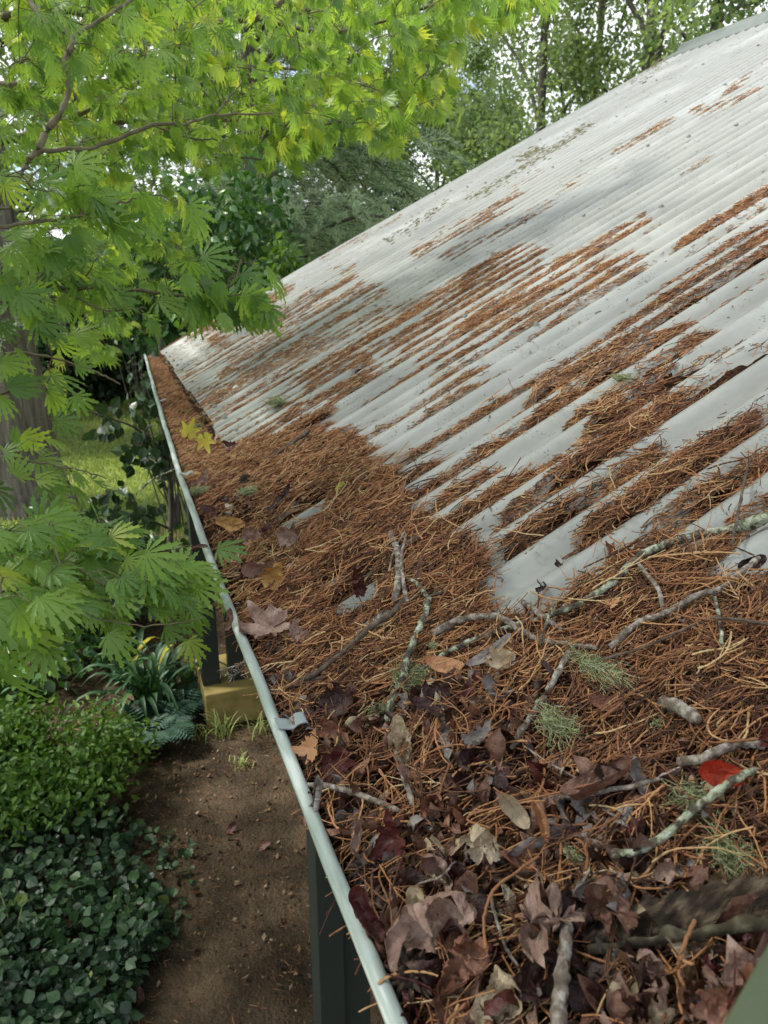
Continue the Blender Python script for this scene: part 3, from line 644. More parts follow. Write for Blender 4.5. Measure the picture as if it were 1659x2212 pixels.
LV = [
 ((590,1352),160,'maple','pale',200,'large pale mauve-brown lobed leaf lying open beside the gutter lip',dict(curl=(.9,.5),crump=.16)),
 ((640,1375),90,'torn','pale',330,'tan wrinkled flap of leaf at the right edge of the large pale mauve leaf',dict(curl=(1.6,0))),
 ((502,1336),62,'torn','brown',250,'brown leaf wrapped tightly over the gutter lip above the white bracket',dict(curl=(3.6,0),axis=(1.9,0),lift=.014)),
 ((566,1232),105,'oval','pale',190,'pale curled leaf arched over a dark red one near the gutter',dict(curl=(3.,.6))),
 ((596,1253),110,'maple','ochre',60,'ochre yellow-brown leaf standing beside the pale curled leaf near the gutter',dict(curl=(1.8,.6),tilt=(.2,-.3))),
 ((535,1240),70,'torn','wine',100,'dark red leaf underneath the pale curled leaf near the gutter',dict(curl=(2.,0))),
 ((770,1272),90,'maple','wine',105,'dark red pointed leaf standing upright where a roof rib end pokes out',dict(curl=(2.6,0),tilt=(.5,0))),
 ((957,1440),92,'oval','tan',350,'smooth orange-tan oval leaf beside the green lichen tufts',dict(curl=(.8,0),crump=.03)),
 ((725,1526),150,'maple','dark',20,'big near-black curled leaf below the metal gutter bracket level',dict(curl=(2.2,.8))),
 ((712,1580),120,'torn','rust',330,'rust brown curled leaf right of the tan leaf with a knot hole',dict(curl=(2.2,.5))),
 ((670,1617),86,'torn','tan',60,'flat tan leaf with a small dark hole next to the gutter lip',dict(curl=(.5,0),crump=.04)),
 ((724,1643),120,'maple','wine',300,'dark wine-red leaf below the flat tan leaf near the gutter',dict(curl=(1.6,.6))),
 ((694,1716),90,'oval','grey',80,'grey brown leaf rolled into a tube touching the gutter lip',dict(curl=(4.6,0))),
 ((876,1600),125,'oval','cream',100,'silvery cream leaf rolled lengthwise at the foot of the lichen covered stick',dict(curl=(3.4,0),crump=.16)),
 ((883,1695),120,'lance','pale',285,'long pale rolled leaf pointing down below the silvery cream leaf',dict(curl=(6.,0))),
 ((952,1518),150,'maple','dark',200,'very dark purple leaf with raised edges under the orange-tan oval leaf',dict(curl=(1.7,.8))),
 ((1010,1490),50,'torn','wine',75,'small deep red leaf tip showing among very dark leaves',dict(curl=(1.5,0),tilt=(0,-.4))),
 ((1035,1598),100,'torn','grey',40,'grey weathered leaf scrap in the dark hollow below the forked stick',dict(curl=(2.2,0))),
 ((1093,1432),110,'maple','cream',200,'olive cream leaf with jagged end hanging under the forked grey stick',dict(curl=(1.8,.4),crump=.14)),
 ((1325,1303),34,'torn','tan',30,'tiny bright orange leaf scrap above the fork of the grey branch',dict(curl=(1.,0))),
 ((1304,1522),80,'oval','rust',170,'small smooth brown leaf resting on needles below the wide lichen patch',dict(curl=(1.4,0),crump=.05)),
 ((1545,1668),120,'oval','red',352,'bright orange-red leaf lying at the right under a thick grey stick',dict(curl=(1.7,.4),crump=.05,tilt=(0,-.45))),
 ((1375,1668),120,'lance','grey',290,'long folded grey leaf left of the bright red leaf',dict(curl=(2.4,.5))),
 ((1300,1700),170,'oval','brown',205,'large dark brown leaf stretching left from the long folded grey leaf',dict(curl=(2.2,0),tilt=(0,.5))),
 ((1180,1768),92,'oval','tan',108,'smooth golden brown rolled leaf like a capsule standing upright',dict(curl=(3.6,0),crump=.03,tilt=(-.3,0),lift=.016)),
 ((1108,1745),95,'oval','cream',130,'pale grey cream blade of a leaf arching beside the golden rolled leaf',dict(curl=(1.9,0),crump=.03,lift=.02)),
 ((1050,1822),170,'maple','cream',95,'large cream crumpled leaf with hanging lobes in the lower middle',dict(curl=(2.,1.),crump=.2,lift=.02,tilt=(0,-.5))),
 ((850,1815),140,'torn','wine',85,'deep red upright maple leaf in the lower left of the heap',dict(curl=(1.4,0),crump=.08,tilt=(0,-.5),lift=.014)),
 ((935,1740),105,'maple','rust',150,'tan brown crumpled leaf above the deep red upright maple leaf',dict(curl=(2.2,.8),crump=.2)),
 ((775,1800),80,'oval','pale',80,'narrow pale curled leaf close to the gutter left of the deep red leaf',dict(curl=(4.,0))),
 ((952,1868),110,'oval','pale',130,'pinkish brown twisted leaf below the deep red upright maple leaf',dict(curl=(4.,.6),crump=.15,lift=.014)),
 ((945,1985),240,'maple','pale',120,'largest crumpled reddish brown leaf with a folded ridge in the bottom middle',dict(curl=(1.9,1.),crump=.28,lift=.024,tilt=(.2,-.4))),
 ((905,1985),150,'oval','cream',265,'dull cream leaf half hidden left of the largest crumpled leaf',dict(curl=(2.4,0))),
 ((1010,2060),180,'torn','rust',240,'wrinkled lower lobe of brown leaf below the largest crumpled leaf',dict(curl=(2.6,.9),crump=.28,lift=.016)),
 ((1165,1975),270,'torn','pale',5,'big rounded red-brown folded leaf lying left of the dark bark plank',dict(curl=(2.9,.9),crump=.34,lift=.024,tilt=(0,-.3))),
 ((1300,1955),200,'torn','brown',350,'brown ruffled leaf reaching onto the bark plank from its left end',dict(curl=(2.4,.8),crump=.24,lift=.018)),
 ((782,1975),120,'oval','wine',300,'purplish red leaf folded over the gutter lip in the lower left',dict(curl=(3.,0),lift=.016,axis=(PI/2,0))),
 ((1440,2110),190,'torn','pale',80,'brown curled leaf hanging below the bark plank at the bottom right',dict(curl=(2.4,.9),crump=.2,tilt=(0,-.4))),
 ((1490,2150),150,'torn','brown',20,'dark reddish brown leaf behind the hanging curled leaf at bottom right',dict(curl=(1.8,.9),crump=.2)),
 ((1610,2110),110,'oval','pale',200,'pinkish leaf beside the olive green rail in the bottom right corner',dict(curl=(2.2,.4))),
 ((1570,2180),150,'maple','rust',250,'broad brown leaf at the foot of the olive green rail',dict(curl=(1.6,.8),crump=.2)),
 ((1360,2180),140,'torn','brown',160,'brown shrivelled leaf low in the corner right of the upright grey stick',dict(curl=(2.2,.9),crump=.24)),
 ((1100,2160),190,'oval','cream',60,'dull cream-brown leaf at the bottom edge left of the upright grey stick',dict(curl=(1.8,.6),crump=.12)),
 ((1180,2110),170,'oval','dark',30,'dark flat leaf just left of the upright grey stick at the bottom',dict(curl=(1.2,.6),crump=.12)),
 ((960,2170),200,'maple','brown',320,'purplish brown leaf with a long stalk at the bottom edge near the gutter',dict(curl=(1.6,.8),crump=.16)),
 ((455,1108),55,'oval','wine',330,'small purple curled leaf on the gutter just right of the mossy lip',dict(curl=(2.6,0))),
 ((540,1165),75,'maple','pale',20,'mauve crumpled leaf among needles above the ochre leaf',dict(curl=(1.8,.5),crump=.2)),
 ((500,1135),70,'oval','ochre',350,'flat ochre leaf near the far leafy part of the gutter',dict(curl=(1.2,0))),
 ((575,1150),60,'torn','wine',50,'deep red scrap beside the mauve crumpled leaf above the ochre leaf',dict(curl=(2.,0))),
 ((625,1165),95,'maple','pale',60,'pink-mauve leaf with raised lobes right of the deep red scrap',dict(curl=(1.5,.5),crump=.14)),
 ((412,1026),44,'oval','ochre',0,'plain yellow-tan oval leaf by the far gutter lip',dict(curl=(.6,0),crump=.02)),
 ((440,1040),55,'torn','pale',60,'pale purple shrivelled leaf beside the yellow-tan oval leaf at the far gutter',dict(curl=(2.,.5))),
 ((430,1183),38,'oval','wine',190,'red-brown leaf poking out over the gutter lip',dict(curl=(2.,0),lift=.012)),
 ((1240,1090),55,'lance','grey',40,'grey brown bark-like leaf stuck on a bare white roof rib',dict(curl=(2.,0))),
 ((1625,1215),60,'oval','dark',20,'black folded leaf scrap at the right end of the grey branch',dict(curl=(1.2,0),tilt=(0,-.5))),
 ((610,1075),80,'lance','dark',50,'dark slender leaf lying on orange needles',dict(curl=(2.,0))),
 ((745,1135),55,'oval','wine',10,'small dark purple leaf on orange needles in the middle of the drift',dict(curl=(1.6,0))),
 ((500,965),44,'torn','wine',10,'shrivelled red leaf beside the first exposed rib end',dict(curl=(2.,0))),
 ((460,960),48,'torn','pale',60,'brown curled leaf just below the yellow-green seedling leaf',dict(curl=(2.,0))),
 ((737,1050),34,'oval','seedling',40,'pale green fresh leaf lying on the orange needles',dict(curl=(1.2,0),crump=.03)),
 ((1060,1410),120,'lance','grey',215,'long grey willow-like leaf left of the olive cream leaf',dict(curl=(2.,0),crump=.05)),
 ((1440,1880),90,'torn','pale',70,'pale brown leaf scrap right of the dark long cone',dict(curl=(2.,.5))),
 ((905,1230),56,'lance','brown',80,'brown strip leaf beside the bundle of bark strips',dict(curl=(3.,0))),
]
for q, sz, kind, tone, head, lab, kw in LV: dead_leaf(q, sz, kind, tone, head, lab, **kw)
# the mass of smaller leaves under and between them
lm = {}
zone = []
while len(zone) < 1150:
    qx, qy = RN.random()*1300+390, RN.random()*1220+1020
    lz_ = leafzone(np.array([qx]), np.array([qy]))[0]
    if lz_ > .5 or RN.random() < .05: zone.append((qx, qy))
tones = ['pale', 'brown', 'dark', 'dark', 'dark', 'grey', 'dark', 'brown', 'rust', 'brown', 'pale', 'wine', 'cream', 'brown', 'grey']
for j, (qx, qy) in enumerate(zone):
    tone = tones[RN.integers(len(tones))]; kind = ['maple', 'torn', 'oval', 'torn', 'torn'][RN.integers(5)]
    p = on_heap(qx, qy, RN.random()*.011-.007)
    if p[0] < lip_x(p[1])+.02: continue
    nrm = unit(NRM*.6+unit(C0-p)*.2+RN.normal(size=3)*.6); X, Y, Z = frames(RN.normal(size=(1, 3)), nrm[None])
    P, F, T, r = leaf_mesh(kind, (.8+RN.random()*4.2, RN.random()*2.2), (RN.random()*3, RN.random()*3), .32, j, 7, 30)
    s = .011+.018*RN.random()**1.4+((.004+.022*RN.random()**2) if qy > 1480 else 0)
    mb = lm.setdefault(tone, MB()); V = p+s*(P[:, 0:1]*X+P[:, 1:2]*Y+P[:, 2:3]*Z)
    mb.add(V, F, np.clip(r+RN.normal()*.12, 0, 1)); mb.f.append(T+mb.n-len(V))
for tone, mb in lm.items():
    tag(mb.build('leaf_litter', M[tone], None), 'heap of small %s shrivelled leaf scraps rotting along the gutter' % dict(pale='mauve', brown='brown', dark='near-black', grey='grey', wine='dark red', rust='rust coloured', cream='pale cream')[tone], 'leaf litter', kind='stuff')

# ------------------------------------------------------------------ sticks
def stick(pts, r0, r1, m, label, cat_='stick', name='fallen_stick', knob=.18, twigs=(), sag=0., group=None):
    """pts: (qx,qy,lift_m) ; radii in photo px"""
    W = np.array([on_heap(a, b, c+(.009 if b > 1280 else .004)) for a, b, c in pts]); P = cat(W, 7); n = len(P)
    d = np.linalg.norm(P-C0, axis=1); s = np.linspace(0, 1, n)
    P = P+RN.normal(size=P.shape)*d[:, None]/FP*min(r0, 4)*.22
    R = (r0+(r1-r0)*s)*d/FP*(1+knob*(fbm(s*14, s*0+r0*3, int(pts[0][0]) % 91)-.5)*2+.25*(vn(s*30, s*0, int(pts[0][1]) % 77) > .83))
    R[-1] *= .6
    mb = MB(); tubes(mb, P, R, 9, .5, caps=True)
    o = mb.build(name, m, None, True, loc=P[0]); tag(o, label, cat_, group)
    for tw in twigs:
        W = np.array([on_heap(a, b, c) for a, b, c in tw[0]]); Q = cat(W, 6); dd = np.linalg.norm(Q-C0, axis=1)
        t = MB(); tubes(t, Q, np.linspace(tw[1], tw[2], len(Q))*dd/FP, 7, .5, caps=True)
        c = t.build('side_twig', m, None, True, loc=P[0]); c.parent = o; c.location = (0, 0, 0)
    return o
LB, BK, DB = M['lichenbark'], M['bark'], M['darkbark']
stick([(1700,1105,.022),(1590,1140,.02),(1500,1158,.02),(1400,1190,.018),(1310,1268,.016),(1220,1318,.018),(1130,1345,.018),(1010,1388,.018),(935,1430,.012),(885,1470,.006)],9.5,4.5,LB,'longest lichen-green branch crossing from the right edge to the moss tufts')
stick([(935,1368,.012),(985,1342,.014),(1070,1330,.016),(1125,1362,.016),(1165,1382,.014),(1240,1394,.012),(1290,1400,.008)],8,5,M['bark'],'pale grey forked stick crossing under the longest branch',twigs=[([(1168,1385,.012),(1176,1425,.012),(1168,1475,.010),(1150,1520,.008)],6,4)])
stick([(1128,1300,.014),(1165,1325,.016),(1215,1362,.01)],6,5,BK,'short broken stick end showing cut wood above the forked stick')
stick([(1196,1300,.016),(1180,1345,.02),(1165,1395,.018)],2.6,2.2,LB,'thin upright lichen twig standing across the forked grey stick')
stick([(1318,1398,.006),(1380,1345,.012),(1430,1328,.014),(1510,1285,.016),(1560,1270,.016),(1595,1240,.02),(1640,1205,.026)],7,6,BK,'grey branch with a bent side arm left of the black leaf scrap',twigs=[([(1435,1328,.014),(1423,1275,.022),(1395,1238,.026),(1375,1212,.03)],5,4),([(1432,1326,.013),(1475,1342,.012),(1500,1338,.01)],5,3.5)])
stick([(1228,1408,.02),(1196,1470,.018),(1150,1545,.014),(1103,1618,.008)],6.5,6,M['bark'],'straight pale brown stick leaning down towards the dark leaf hollow')
stick([(1165,1510,.012),(1140,1560,.012),(1110,1610,.01)],4,3,LB,'short whitish lichen twig running beside the straight pale brown stick')
stick([(590,1500,.006),(640,1472,.01),(680,1455,.012),(760,1392,.014),(805,1352,.014),(846,1325,.012),(880,1290,.006)],5,7.5,DB,'dark brown stick lying up the slope just below the exposed rib end')
stick([(770,1262,.006),(815,1232,.012),(860,1190,.014),(905,1160,.012)],6.5,6.5,DB,'dark stick slanting up to the bundle of bark strips')
stick([(565,1478,.004),(600,1492,.004),(640,1480,.008),(700,1462,.01)],3,4,DB,'thin dark twig under the lower end of the dark brown stick')
stick([(925,1292,.02),(915,1335,.02),(895,1380,.02),(878,1425,.02),(868,1470,.018),(850,1500,.014),(838,1560,.006)],6.5,8,LB,'knobbly lichen coated stick running straight down to the green moss tufts',twigs=[([(925,1292,.02),(905,1265,.018),(885,1250,.014)],6,4),([(925,1290,.02),(945,1282,.018),(962,1275,.014)],4,3)])
stick([(842,1150,.01),(858,1190,.018),(862,1240,.02),(852,1300,.014)],6,9,M['bark'],'grey strip of peeled bark in the bundle where dead twigs cross',cat_='bark strip',name='bark_strip')
stick([(878,1155,.012),(868,1200,.02),(870,1250,.02),(880,1300,.01)],3,5,M['bark'],'thin curved strip of bark on the right side of the twig bundle',cat_='bark strip',name='bark_strip')
stick([(872,1150,.012),(850,1195,.02),(840,1240,.018),(825,1300,.006)],2.5,3,BK,'thin loose twig on the left side of the twig bundle')
stick([(560,1000,.008),(605,975,.012),(670,930,.012)],3.2,4.5,M['darkbark'],'long reddish brown twig lying on orange needles beyond the seedlings')
stick([(650,1695,.004),(720,1700,.012),(790,1722,.014),(862,1752,.01)],5,6,BK,'grey stick running rightwards from the gutter below the rolled grey leaf')
stick([(855,1622,.014),(866,1660,.016),(880,1700,.016),(893,1742,.008)],5.5,7,M['bark'],'pale peeled stick beside the long pale rolled leaf')
stick([(1468,1645,.018),(1510,1640,.02),(1560,1618,.02),(1610,1605,.016),(1650,1612,.01)],9,8,M['bark'],'thick pale grey stick piece just above the bright red leaf')
stick([(1325,1845,.014),(1375,1838,.018),(1435,1805,.018),(1480,1765,.018),(1540,1715,.018),(1590,1682,.02),(1630,1662,.022)],8,7,LB,'curved lichen branch rising below the bright red leaf to the right')
stick([(1182,1728,.008),(1235,1722,.012),(1290,1712,.012),(1400,1690,.012),(1468,1660,.014)],6,4.5,M['bark'],'whitish stick lying behind the golden rolled leaf')
stick([(1225,1992,.03),(1222,2040,.032),(1214,2110,.03),(1205,2230,.03)],11,14,M['bark'],'upright grey stick standing at the bottom edge left of the bark plank')
stick([(1060,1930,.02),(1068,1970,.022),(1090,2040,.02),(1120,2090,.01)],3.5,3,BK,'thin curved stem crossing the two biggest leaves')
stick([(1430,1515,.01),(1460,1525,.014),(1510,1555,.012)],12,15,M['bark'],'short chunk of grey wood on the needles above the thick pale stick')
stick([(1545,1290,.012),(1556,1350,.014),(1560,1400,.006)],3.8,3.5,LB,'short upright twig beside the small black acorn')
stick([(1300,1425,.012),(1400,1395,.016),(1500,1350,.018),(1560,1335,.018),(1680,1352,.016)],2.4,3,DB,'long thin dark twig arching towards the right edge')
stick([(1580,1180,.03),(1600,1080,.026),(1616,1010,.02),(1632,975,.012)],2.6,2,DB,'thin knotty twig leaning on white ribs at the far right')
stick([(1130,1610,.014),(1190,1650,.016),(1280,1700,.01)],1.8,1.8,BK,'wiry grey stem below the yellow-green lichen tuft')
stick([(1060,1790,.026),(1020,1760,.02),(1290,1690,.02)],2.2,2.2,M['needle'],'straight orange pine needle stem above the cream crumpled leaf')
stick([(880,1925,.03),(915,1905,.04),(950,1895,.044),(985,1860,.03)],2.6,2.2,BK,'thin bluish grey curved stem over the pinkish twisted leaf')
stick([(1050,2050,.04),(1045,1990,.046),(1065,1925,.05),(1120,1880,.04),(1165,1850,.02)],3,2.6,M['needle'],'yellowish bow-shaped stem over the big rounded leaf')
stick([(1500,1990,.05),(1478,2040,.052),(1465,2090,.048),(1476,2130,.04)],4,3,M['needle'],'hanging pinkish stem with a hooked end in front of the bark plank')
# twigs that stick out over the gutter
def lip_twig(q, r, label, m, side):
    W = [at(a, b, np.linalg.norm(on_heap(*q[-1][:2])-C0)*c) for a, b, c in q]; P = cat(W, 6); d = np.linalg.norm(P-C0, axis=1)
    mb = MB(); tubes(mb, P, np.linspace(r*.6, r, len(P))*d/FP, 7, .6, caps=True); o = mb.build('fallen_twig', m, None, True, loc=P[-1]); tag(o, label, 'twig')
    sb = MB()
    for k in range(side):
        i = RN.integers(1, int(len(P)*.7)); l = (8+14*RN.random())*d[i]/FP; e = P[i]+unit(RN.normal(size=3)+np.array([-.6, -.2, -.7]))*l
        tubes(sb, cat([P[i], (P[i]+e)/2+RN.normal(size=3)*l*.12, e], 4), np.full(9, .00055), 4, RN.random())
    s = sb.build('side_twig', m, None, True, loc=P[-1]); s.parent = o; s.location = (0, 0, 0)
lip_twig([(302,1060,.99),(330,1035,.99),(365,1020,.99),(395,1008,1.),(435,1003,1.)],3,'lichen twig sticking out over the far part of the gutter',LB,34)
lip_twig([(475,1448,.97),(510,1438,.98),(545,1428,.99),(600,1420,1.)],2.2,'fine brown cypress twig hanging over the lip near the posts',M['bark'],30)
lip_twig([(495,1462,.97),(520,1450,.98),(548,1432,.99),(575,1425,1.)],2.0,'shorter cypress twig below the fine one hanging over the lip',M['bark'],18)
lip_twig([(690,2020,.97),(705,1985,.97),(722,1950,.98),(745,1935,1.)],1.6,'thin reddish stem hanging over the lip beside the purplish folded leaf',M['wine'],2)
# ------------------------------------------------------------------ bark plank across the gutter, lower right
def plank():
    A = on_heap(1262,2022,.016); B = on_heap(1720,1925,.036); n = 60; m_ = 9; mb = MB()
    ax = unit(B-A); L_ = np.linalg.norm(B-A); nr = unit(unit(C0-A)*.5+NRM*.5); up = unit(np.cross(nr, ax)); up = up if up@UP > 0 else -up; V = []
    for i in range(n):
        s = i/(n-1); wd = (.005+.0095*min(1, s*3))*(1+.10*math.sin(i*.7)+.08*math.sin(i*2.3)); row = []
        for j in range(m_):
            t = j/(m_-1)-.5; bow = -.004*(t*2)**2*1.2; rag = .0012*RN.normal()*(abs(t) > .45)
            row.append(A+ax*(L_*s)+up*(t*2*wd+rag)+nr*(bow+.0012*(fbm(np.array(s*40.), np.array(t*30.), 3)-.5)*2+.004))
        V.append(row)
    V = np.array(V); i = np.arange(n*m_).reshape(n, m_)
    mb.add(V, np.stack([i[:-1, :-1], i[1:, :-1], i[1:, 1:], i[:-1, 1:]], -1).reshape(-1, 4), .35)
    o = mb.build('bark_plank', M['plank'], None, True, loc=A); s = o.modifiers.new('s', 'SOLIDIFY'); s.thickness = .004
    tag(o, 'dark slab of curved bark lying across the heap at the lower right', 'bark')
    fb = MB(); n = 34; V = []  # ragged-edged strip coloured as the shadow band below the slab
    A2 = on_heap(1270,2050,.020); B2 = on_heap(1690,1985,.040); ax = unit(B2-A2); L2_ = np.linalg.norm(B2-A2)
    for i in range(n):
        s = i/(n-1); h = .0015+.004*max(0, math.sin(s*17+.5))*(s > .4)+.001*math.sin(s*31)
        b = A2+ax*(L2_*s); V += [b-up*.004, b-up*.001+nr*.002, b+up*h*.5+nr*.004, b+up*h+nr*.003]
    i = np.arange(n*4).reshape(n, 4); fb.add(np.array(V), np.stack([i[:-1, :-1], i[1:, :-1], i[1:, 1:], i[:-1, 1:]], -1).reshape(-1, 4), .7)
    f = fb.build('shadow_band', M['barkshadow'], None, True, loc=A); f.parent = o; f.location = (0, 0, 0); s = f.modifiers.new('s', 'SOLIDIFY'); s.thickness = .0008
M['barkshadow'] = mat('bark shadow band', [(.025,.02,.014), (.06,.05,.034), (.17,.15,.11)], .85, .1, (90, 8), (200, .6, .002), mixn=.8)  # dark brown imitates shadow along the slab's lower edge
M['plank'] = mat('old bark slab', [(.010,.008,.006,.0), (.03,.022,.017,.42), (.075,.055,.04,.62), (.17,.135,.10,1.)], .9, .15, (90, 14), (170, 1., .006), mixn=.95, stretch=(.5, 1.6, 1.))
plank()
# ------------------------------------------------------------------ lichen tufts
def tuft(q, rpx, n, label, lift=.006, flat=.6, tone=None):
    lift += .010; n = int(n*2.6); rpx *= 1.15
    p = on_heap(q[0], q[1], lift); d = np.linalg.norm(p-C0); R_ = rpx*d/FP; mb = MB(); K = 9
    st = p+RN.normal(size=(n, 3))*R_*.14; dr = unit(RN.normal(size=(n, 3))+np.array([0, 0, .35])); P = [st]
    for k in range(K-1):
        dr = unit(dr+RN.normal(size=(n, 3))*.75); P.append(P[-1]+dr*(R_/(K-1))*(.8+.5*RN.random((n, 1))))
    P = np.stack(P, 1); P = p+(P-p)*(.35+1.1*RN.random((n, 1, 1))**1.5)*np.array([.7+.9*RN.random(), .6+.8*RN.random(), flat])
    P[:, :, 2] = np.maximum(P[:, :, 2], heap_z(P[:, :, 0], P[:, :, 1])-.002)
    tubes(mb, P, np.linspace(.0005, .0002, K)[None].repeat(n, 0)*max(1, d/.9), 3)
    tag(mb.build('lichen_tuft', M['lichen'], None, True, loc=p), label, 'lichen')
for a in [((1207,1562),52,230,'brightest yellow-green beard lichen tuft right of the straight pale stick'),
          ((880,1455),46,170,'green beard lichen tuft left of the long branch end'),((920,1468),44,170,'second beard lichen tuft hanging just under the long branch end'),
          ((835,1530),34,120,'grey-green lichen tuft at the foot of the knobbly lichen stick'),((1290,1442),70,180,'wide pale lichen patch spread over needles below the grey branch',.004,.3),
          ((1495,1722),45,140,'dull green lichen tuft below the bright red leaf'),((1580,1850),60,230,'beard lichen tuft near the right edge above the bark plank'),
          ((1343,815),22,80,'small lichen tuft in the needles on a far white rib',.003,.4),((600,868),24,60,'upright grey-green lichen bit on the drift beyond the first rib end'),
          ((540,1062),34,110,'flat green lichen patch beside the spiky cone in the far drift',.003,.3),((432,1060),26,80,'green lichen clump on needles beside the far gutter lip',.003,.4),
          ((1430,1560),24,60,'small green lichen wisp above the thick pale grey stick'),((935,1395),14,50,'tiny lichen knob on top of the long branch near its lower end',.02),
          ((1235,1845),20,60,'pale crusty lichen bit between the cream leaf and the dark long cone'),((420,920),22,50,'faint lichen patch on needles far along the gutter',.003,.3)]: tuft(*a)
# ------------------------------------------------------------------ cones and seed balls
def spiky(q, rpx, label, n=70):
    p = on_heap(q[0], q[1], rpx*.5*.7/FP); d = np.linalg.norm(p-C0); r = rpx*d/FP; mb = MB()
    k = np.arange(n)+.5; ph = np.arccos(1-2*k/n); th = PI*(1+5**.5)*k; D = np.stack([np.cos(th)*np.sin(ph), np.sin(th)*np.sin(ph), np.cos(ph)], -1)
    D = unit(D+RN.normal(size=D.shape)*.12)
    P = p+D[:, None]*np.array([.45, .75, 1.05])[None, :, None]*r*(1+.15*RN.normal(size=(n, 1, 1)))
    tubes(mb, P, np.array([.17, .11, .02])[None].repeat(n, 0)*r, 5)
    u = np.linspace(0, PI, 9); v = np.arange(14)*2*PI/14; V = p+.62*r*np.stack([np.outer(np.sin(u), np.cos(v)), np.outer(np.sin(u), np.sin(v)), np.outer(np.cos(u), np.ones(14))], -1)
    i = np.arange(9*14).reshape(9, 14); mb.add(V, np.stack([i[:-1], i[1:], np.roll(i[1:], -1, 1), np.roll(i[:-1], -1, 1)], -1).reshape(-1, 4), .2)
    tag(mb.build('seed_ball', M['cone'], None, True, loc=p), label, 'seed ball')
spiky((793,1875),40,'spiky dark brown seed ball left of the deep red upright leaf')
spiky((885,2110),52,'largest black spiky seed ball against the gutter at the bottom',90); spiky((872,2045),34,'smaller black spiky seed ball just above the largest one')
spiky((533,1040),17,'dark spiky cone lying on the far needle drift'); spiky((872,1700),16,'tiny black bur under the pale peeled stick',40)
def cone(q, q2, rpx, label, rows=14):
    A = on_heap(*q, .006); B = on_heap(*q2, .006); d = np.linalg.norm(A-C0); r = rpx*d/FP; ax = unit(B-A); L_ = np.linalg.norm(B-A)
    e1 = unit(np.cross(ax, NRM)); e2 = np.cross(ax, e1); mb = MB()
    for i in range(rows):
        s = (i+.5)/rows; rr = r*math.sin(PI*(s*.86+.1))**.6; m_ = 9
        for k in range(m_):
            th = 2*PI*(k+.5*(i % 2))/m_; o = e1*math.cos(th)+e2*math.sin(th); t = -e1*math.sin(th)+e2*math.cos(th); c = A+ax*L_*s
            w_ = rr*.42; V = [c+o*rr*.4-t*w_, c+o*rr*.4+t*w_, c+o*rr*1.0+t*w_*.8+ax*L_/rows*1.1, c+o*rr*1.12+ax*L_/rows*1.5, c+o*rr*1.0-t*w_*.8+ax*L_/rows*1.1]
            mb.add(V, [(0, 1, 2, 4)], RN.random()); mb.f.append(np.array([[2, 3, 4]])+mb.n-5)
    tag(mb.build('conifer_cone', M['cone'], None, False, loc=A), label, 'cone')
cone((1330,1808),(1440,1812),22,'long dark conifer cone under the curved lichen branch'); cone((1345,1460),(1372,1440),9,'small dark cone in the hollow of the needles',8)
cone((955,1283),(980,1300),10,'little ribbed dark cone right of the knobbly lichen stick top',8)
def acorn(q, rpx, label):
    p = on_heap(q[0], q[1], .004); d = np.linalg.norm(p-C0); r = rpx*d/FP; mb = MB()
    prof = [(0, 1.5), (.25, 1.35), (.7, 1.), (1., .3), (1., -.2), (1.12, -.25), (1.1, -.7), (.7, -1.1), (.15, -1.2), (.12, -1.5), (0, -1.5)]
    v = np.arange(16)*2*PI/16; V = np.array([[(a*math.cos(t)*r, a*math.sin(t)*r, b*r) for t in v] for a, b in prof]); R3 = np.array(Matrix.Rotation(1.2, 3, 'X')); V = V@R3.T+p
    i = np.arange(len(prof)*16).reshape(-1, 16); mb.add(V, np.stack([i[:-1], i[1:], np.roll(i[1:], -1, 1), np.roll(i[:-1], -1, 1)], -1).reshape(-1, 4), .3)
    tag(mb.build('acorn', M['cone'], None, True, loc=p), label, 'acorn')
acorn((1552,1362),13,'black acorn lying behind the short upright twig at right'); acorn((848,1465),13,'grey-brown acorn beside the knobbly lichen stick'); acorn((980,1298),12,'dark bean shaped acorn under the little ribbed cone')
# fresh seedling leaves far along the gutter
for q, h, lab in (((408,935),70,'yellow-green lobed seedling leaf standing up in the far gutter'),((442,948),290,'narrower yellow-green seedling leaf drooping right of the lobed one')):
    dead_leaf(q, 56, 'maple', 'seedling', h, lab, curl=(1.0, .4), crump=.05, facing=.8, lift=.045)
# olive rail of the ladder, bottom right corner
def rail():
    """a flat sided ladder stile: long beam running past the corner of the view"""
    mb = MB(); e0 = at(1664,2030,.36); e1 = at(1560,2215,.30); ax = unit(e1-e0); a = e0-ax*.25; b = e1+ax*.3
    sd_ = unit(np.cross(ax, unit(C0-e0))); sd_ = sd_ if sd_@RT > 0 else -sd_; dp = -unit(C0-(e0+e1)/2); L_ = np.linalg.norm(b-a); n = 24
    for w0, w1, t0, t1 in ((0, .062, 0, .004), (0, .004, .004, .028), (.058, .062, .004, .028)):      # channel section
        V = [];
        for i in range(n):
            c = a+(b-a)*i/(n-1); V += [c+sd_*w0+dp*t0, c+sd_*w1+dp*t0, c+sd_*w1+dp*t1, c+sd_*w0+dp*t1]
        F = [(i*4+k, i*4+(k+1) % 4, i*4+4+(k+1) % 4, i*4+4+k) for i in range(n-1) for k in range(4)]+[(3, 2, 1, 0), (n*4-4, n*4-3, n*4-2, n*4-1)]
        mb.add(V, F, .5)
    o = mb.build('ladder_rail', M['rail'], None, False, loc=a); bevel(o, .0015, 3); tag(o, 'smooth olive green ladder rail cut off by the bottom right corner', 'ladder')
rail()

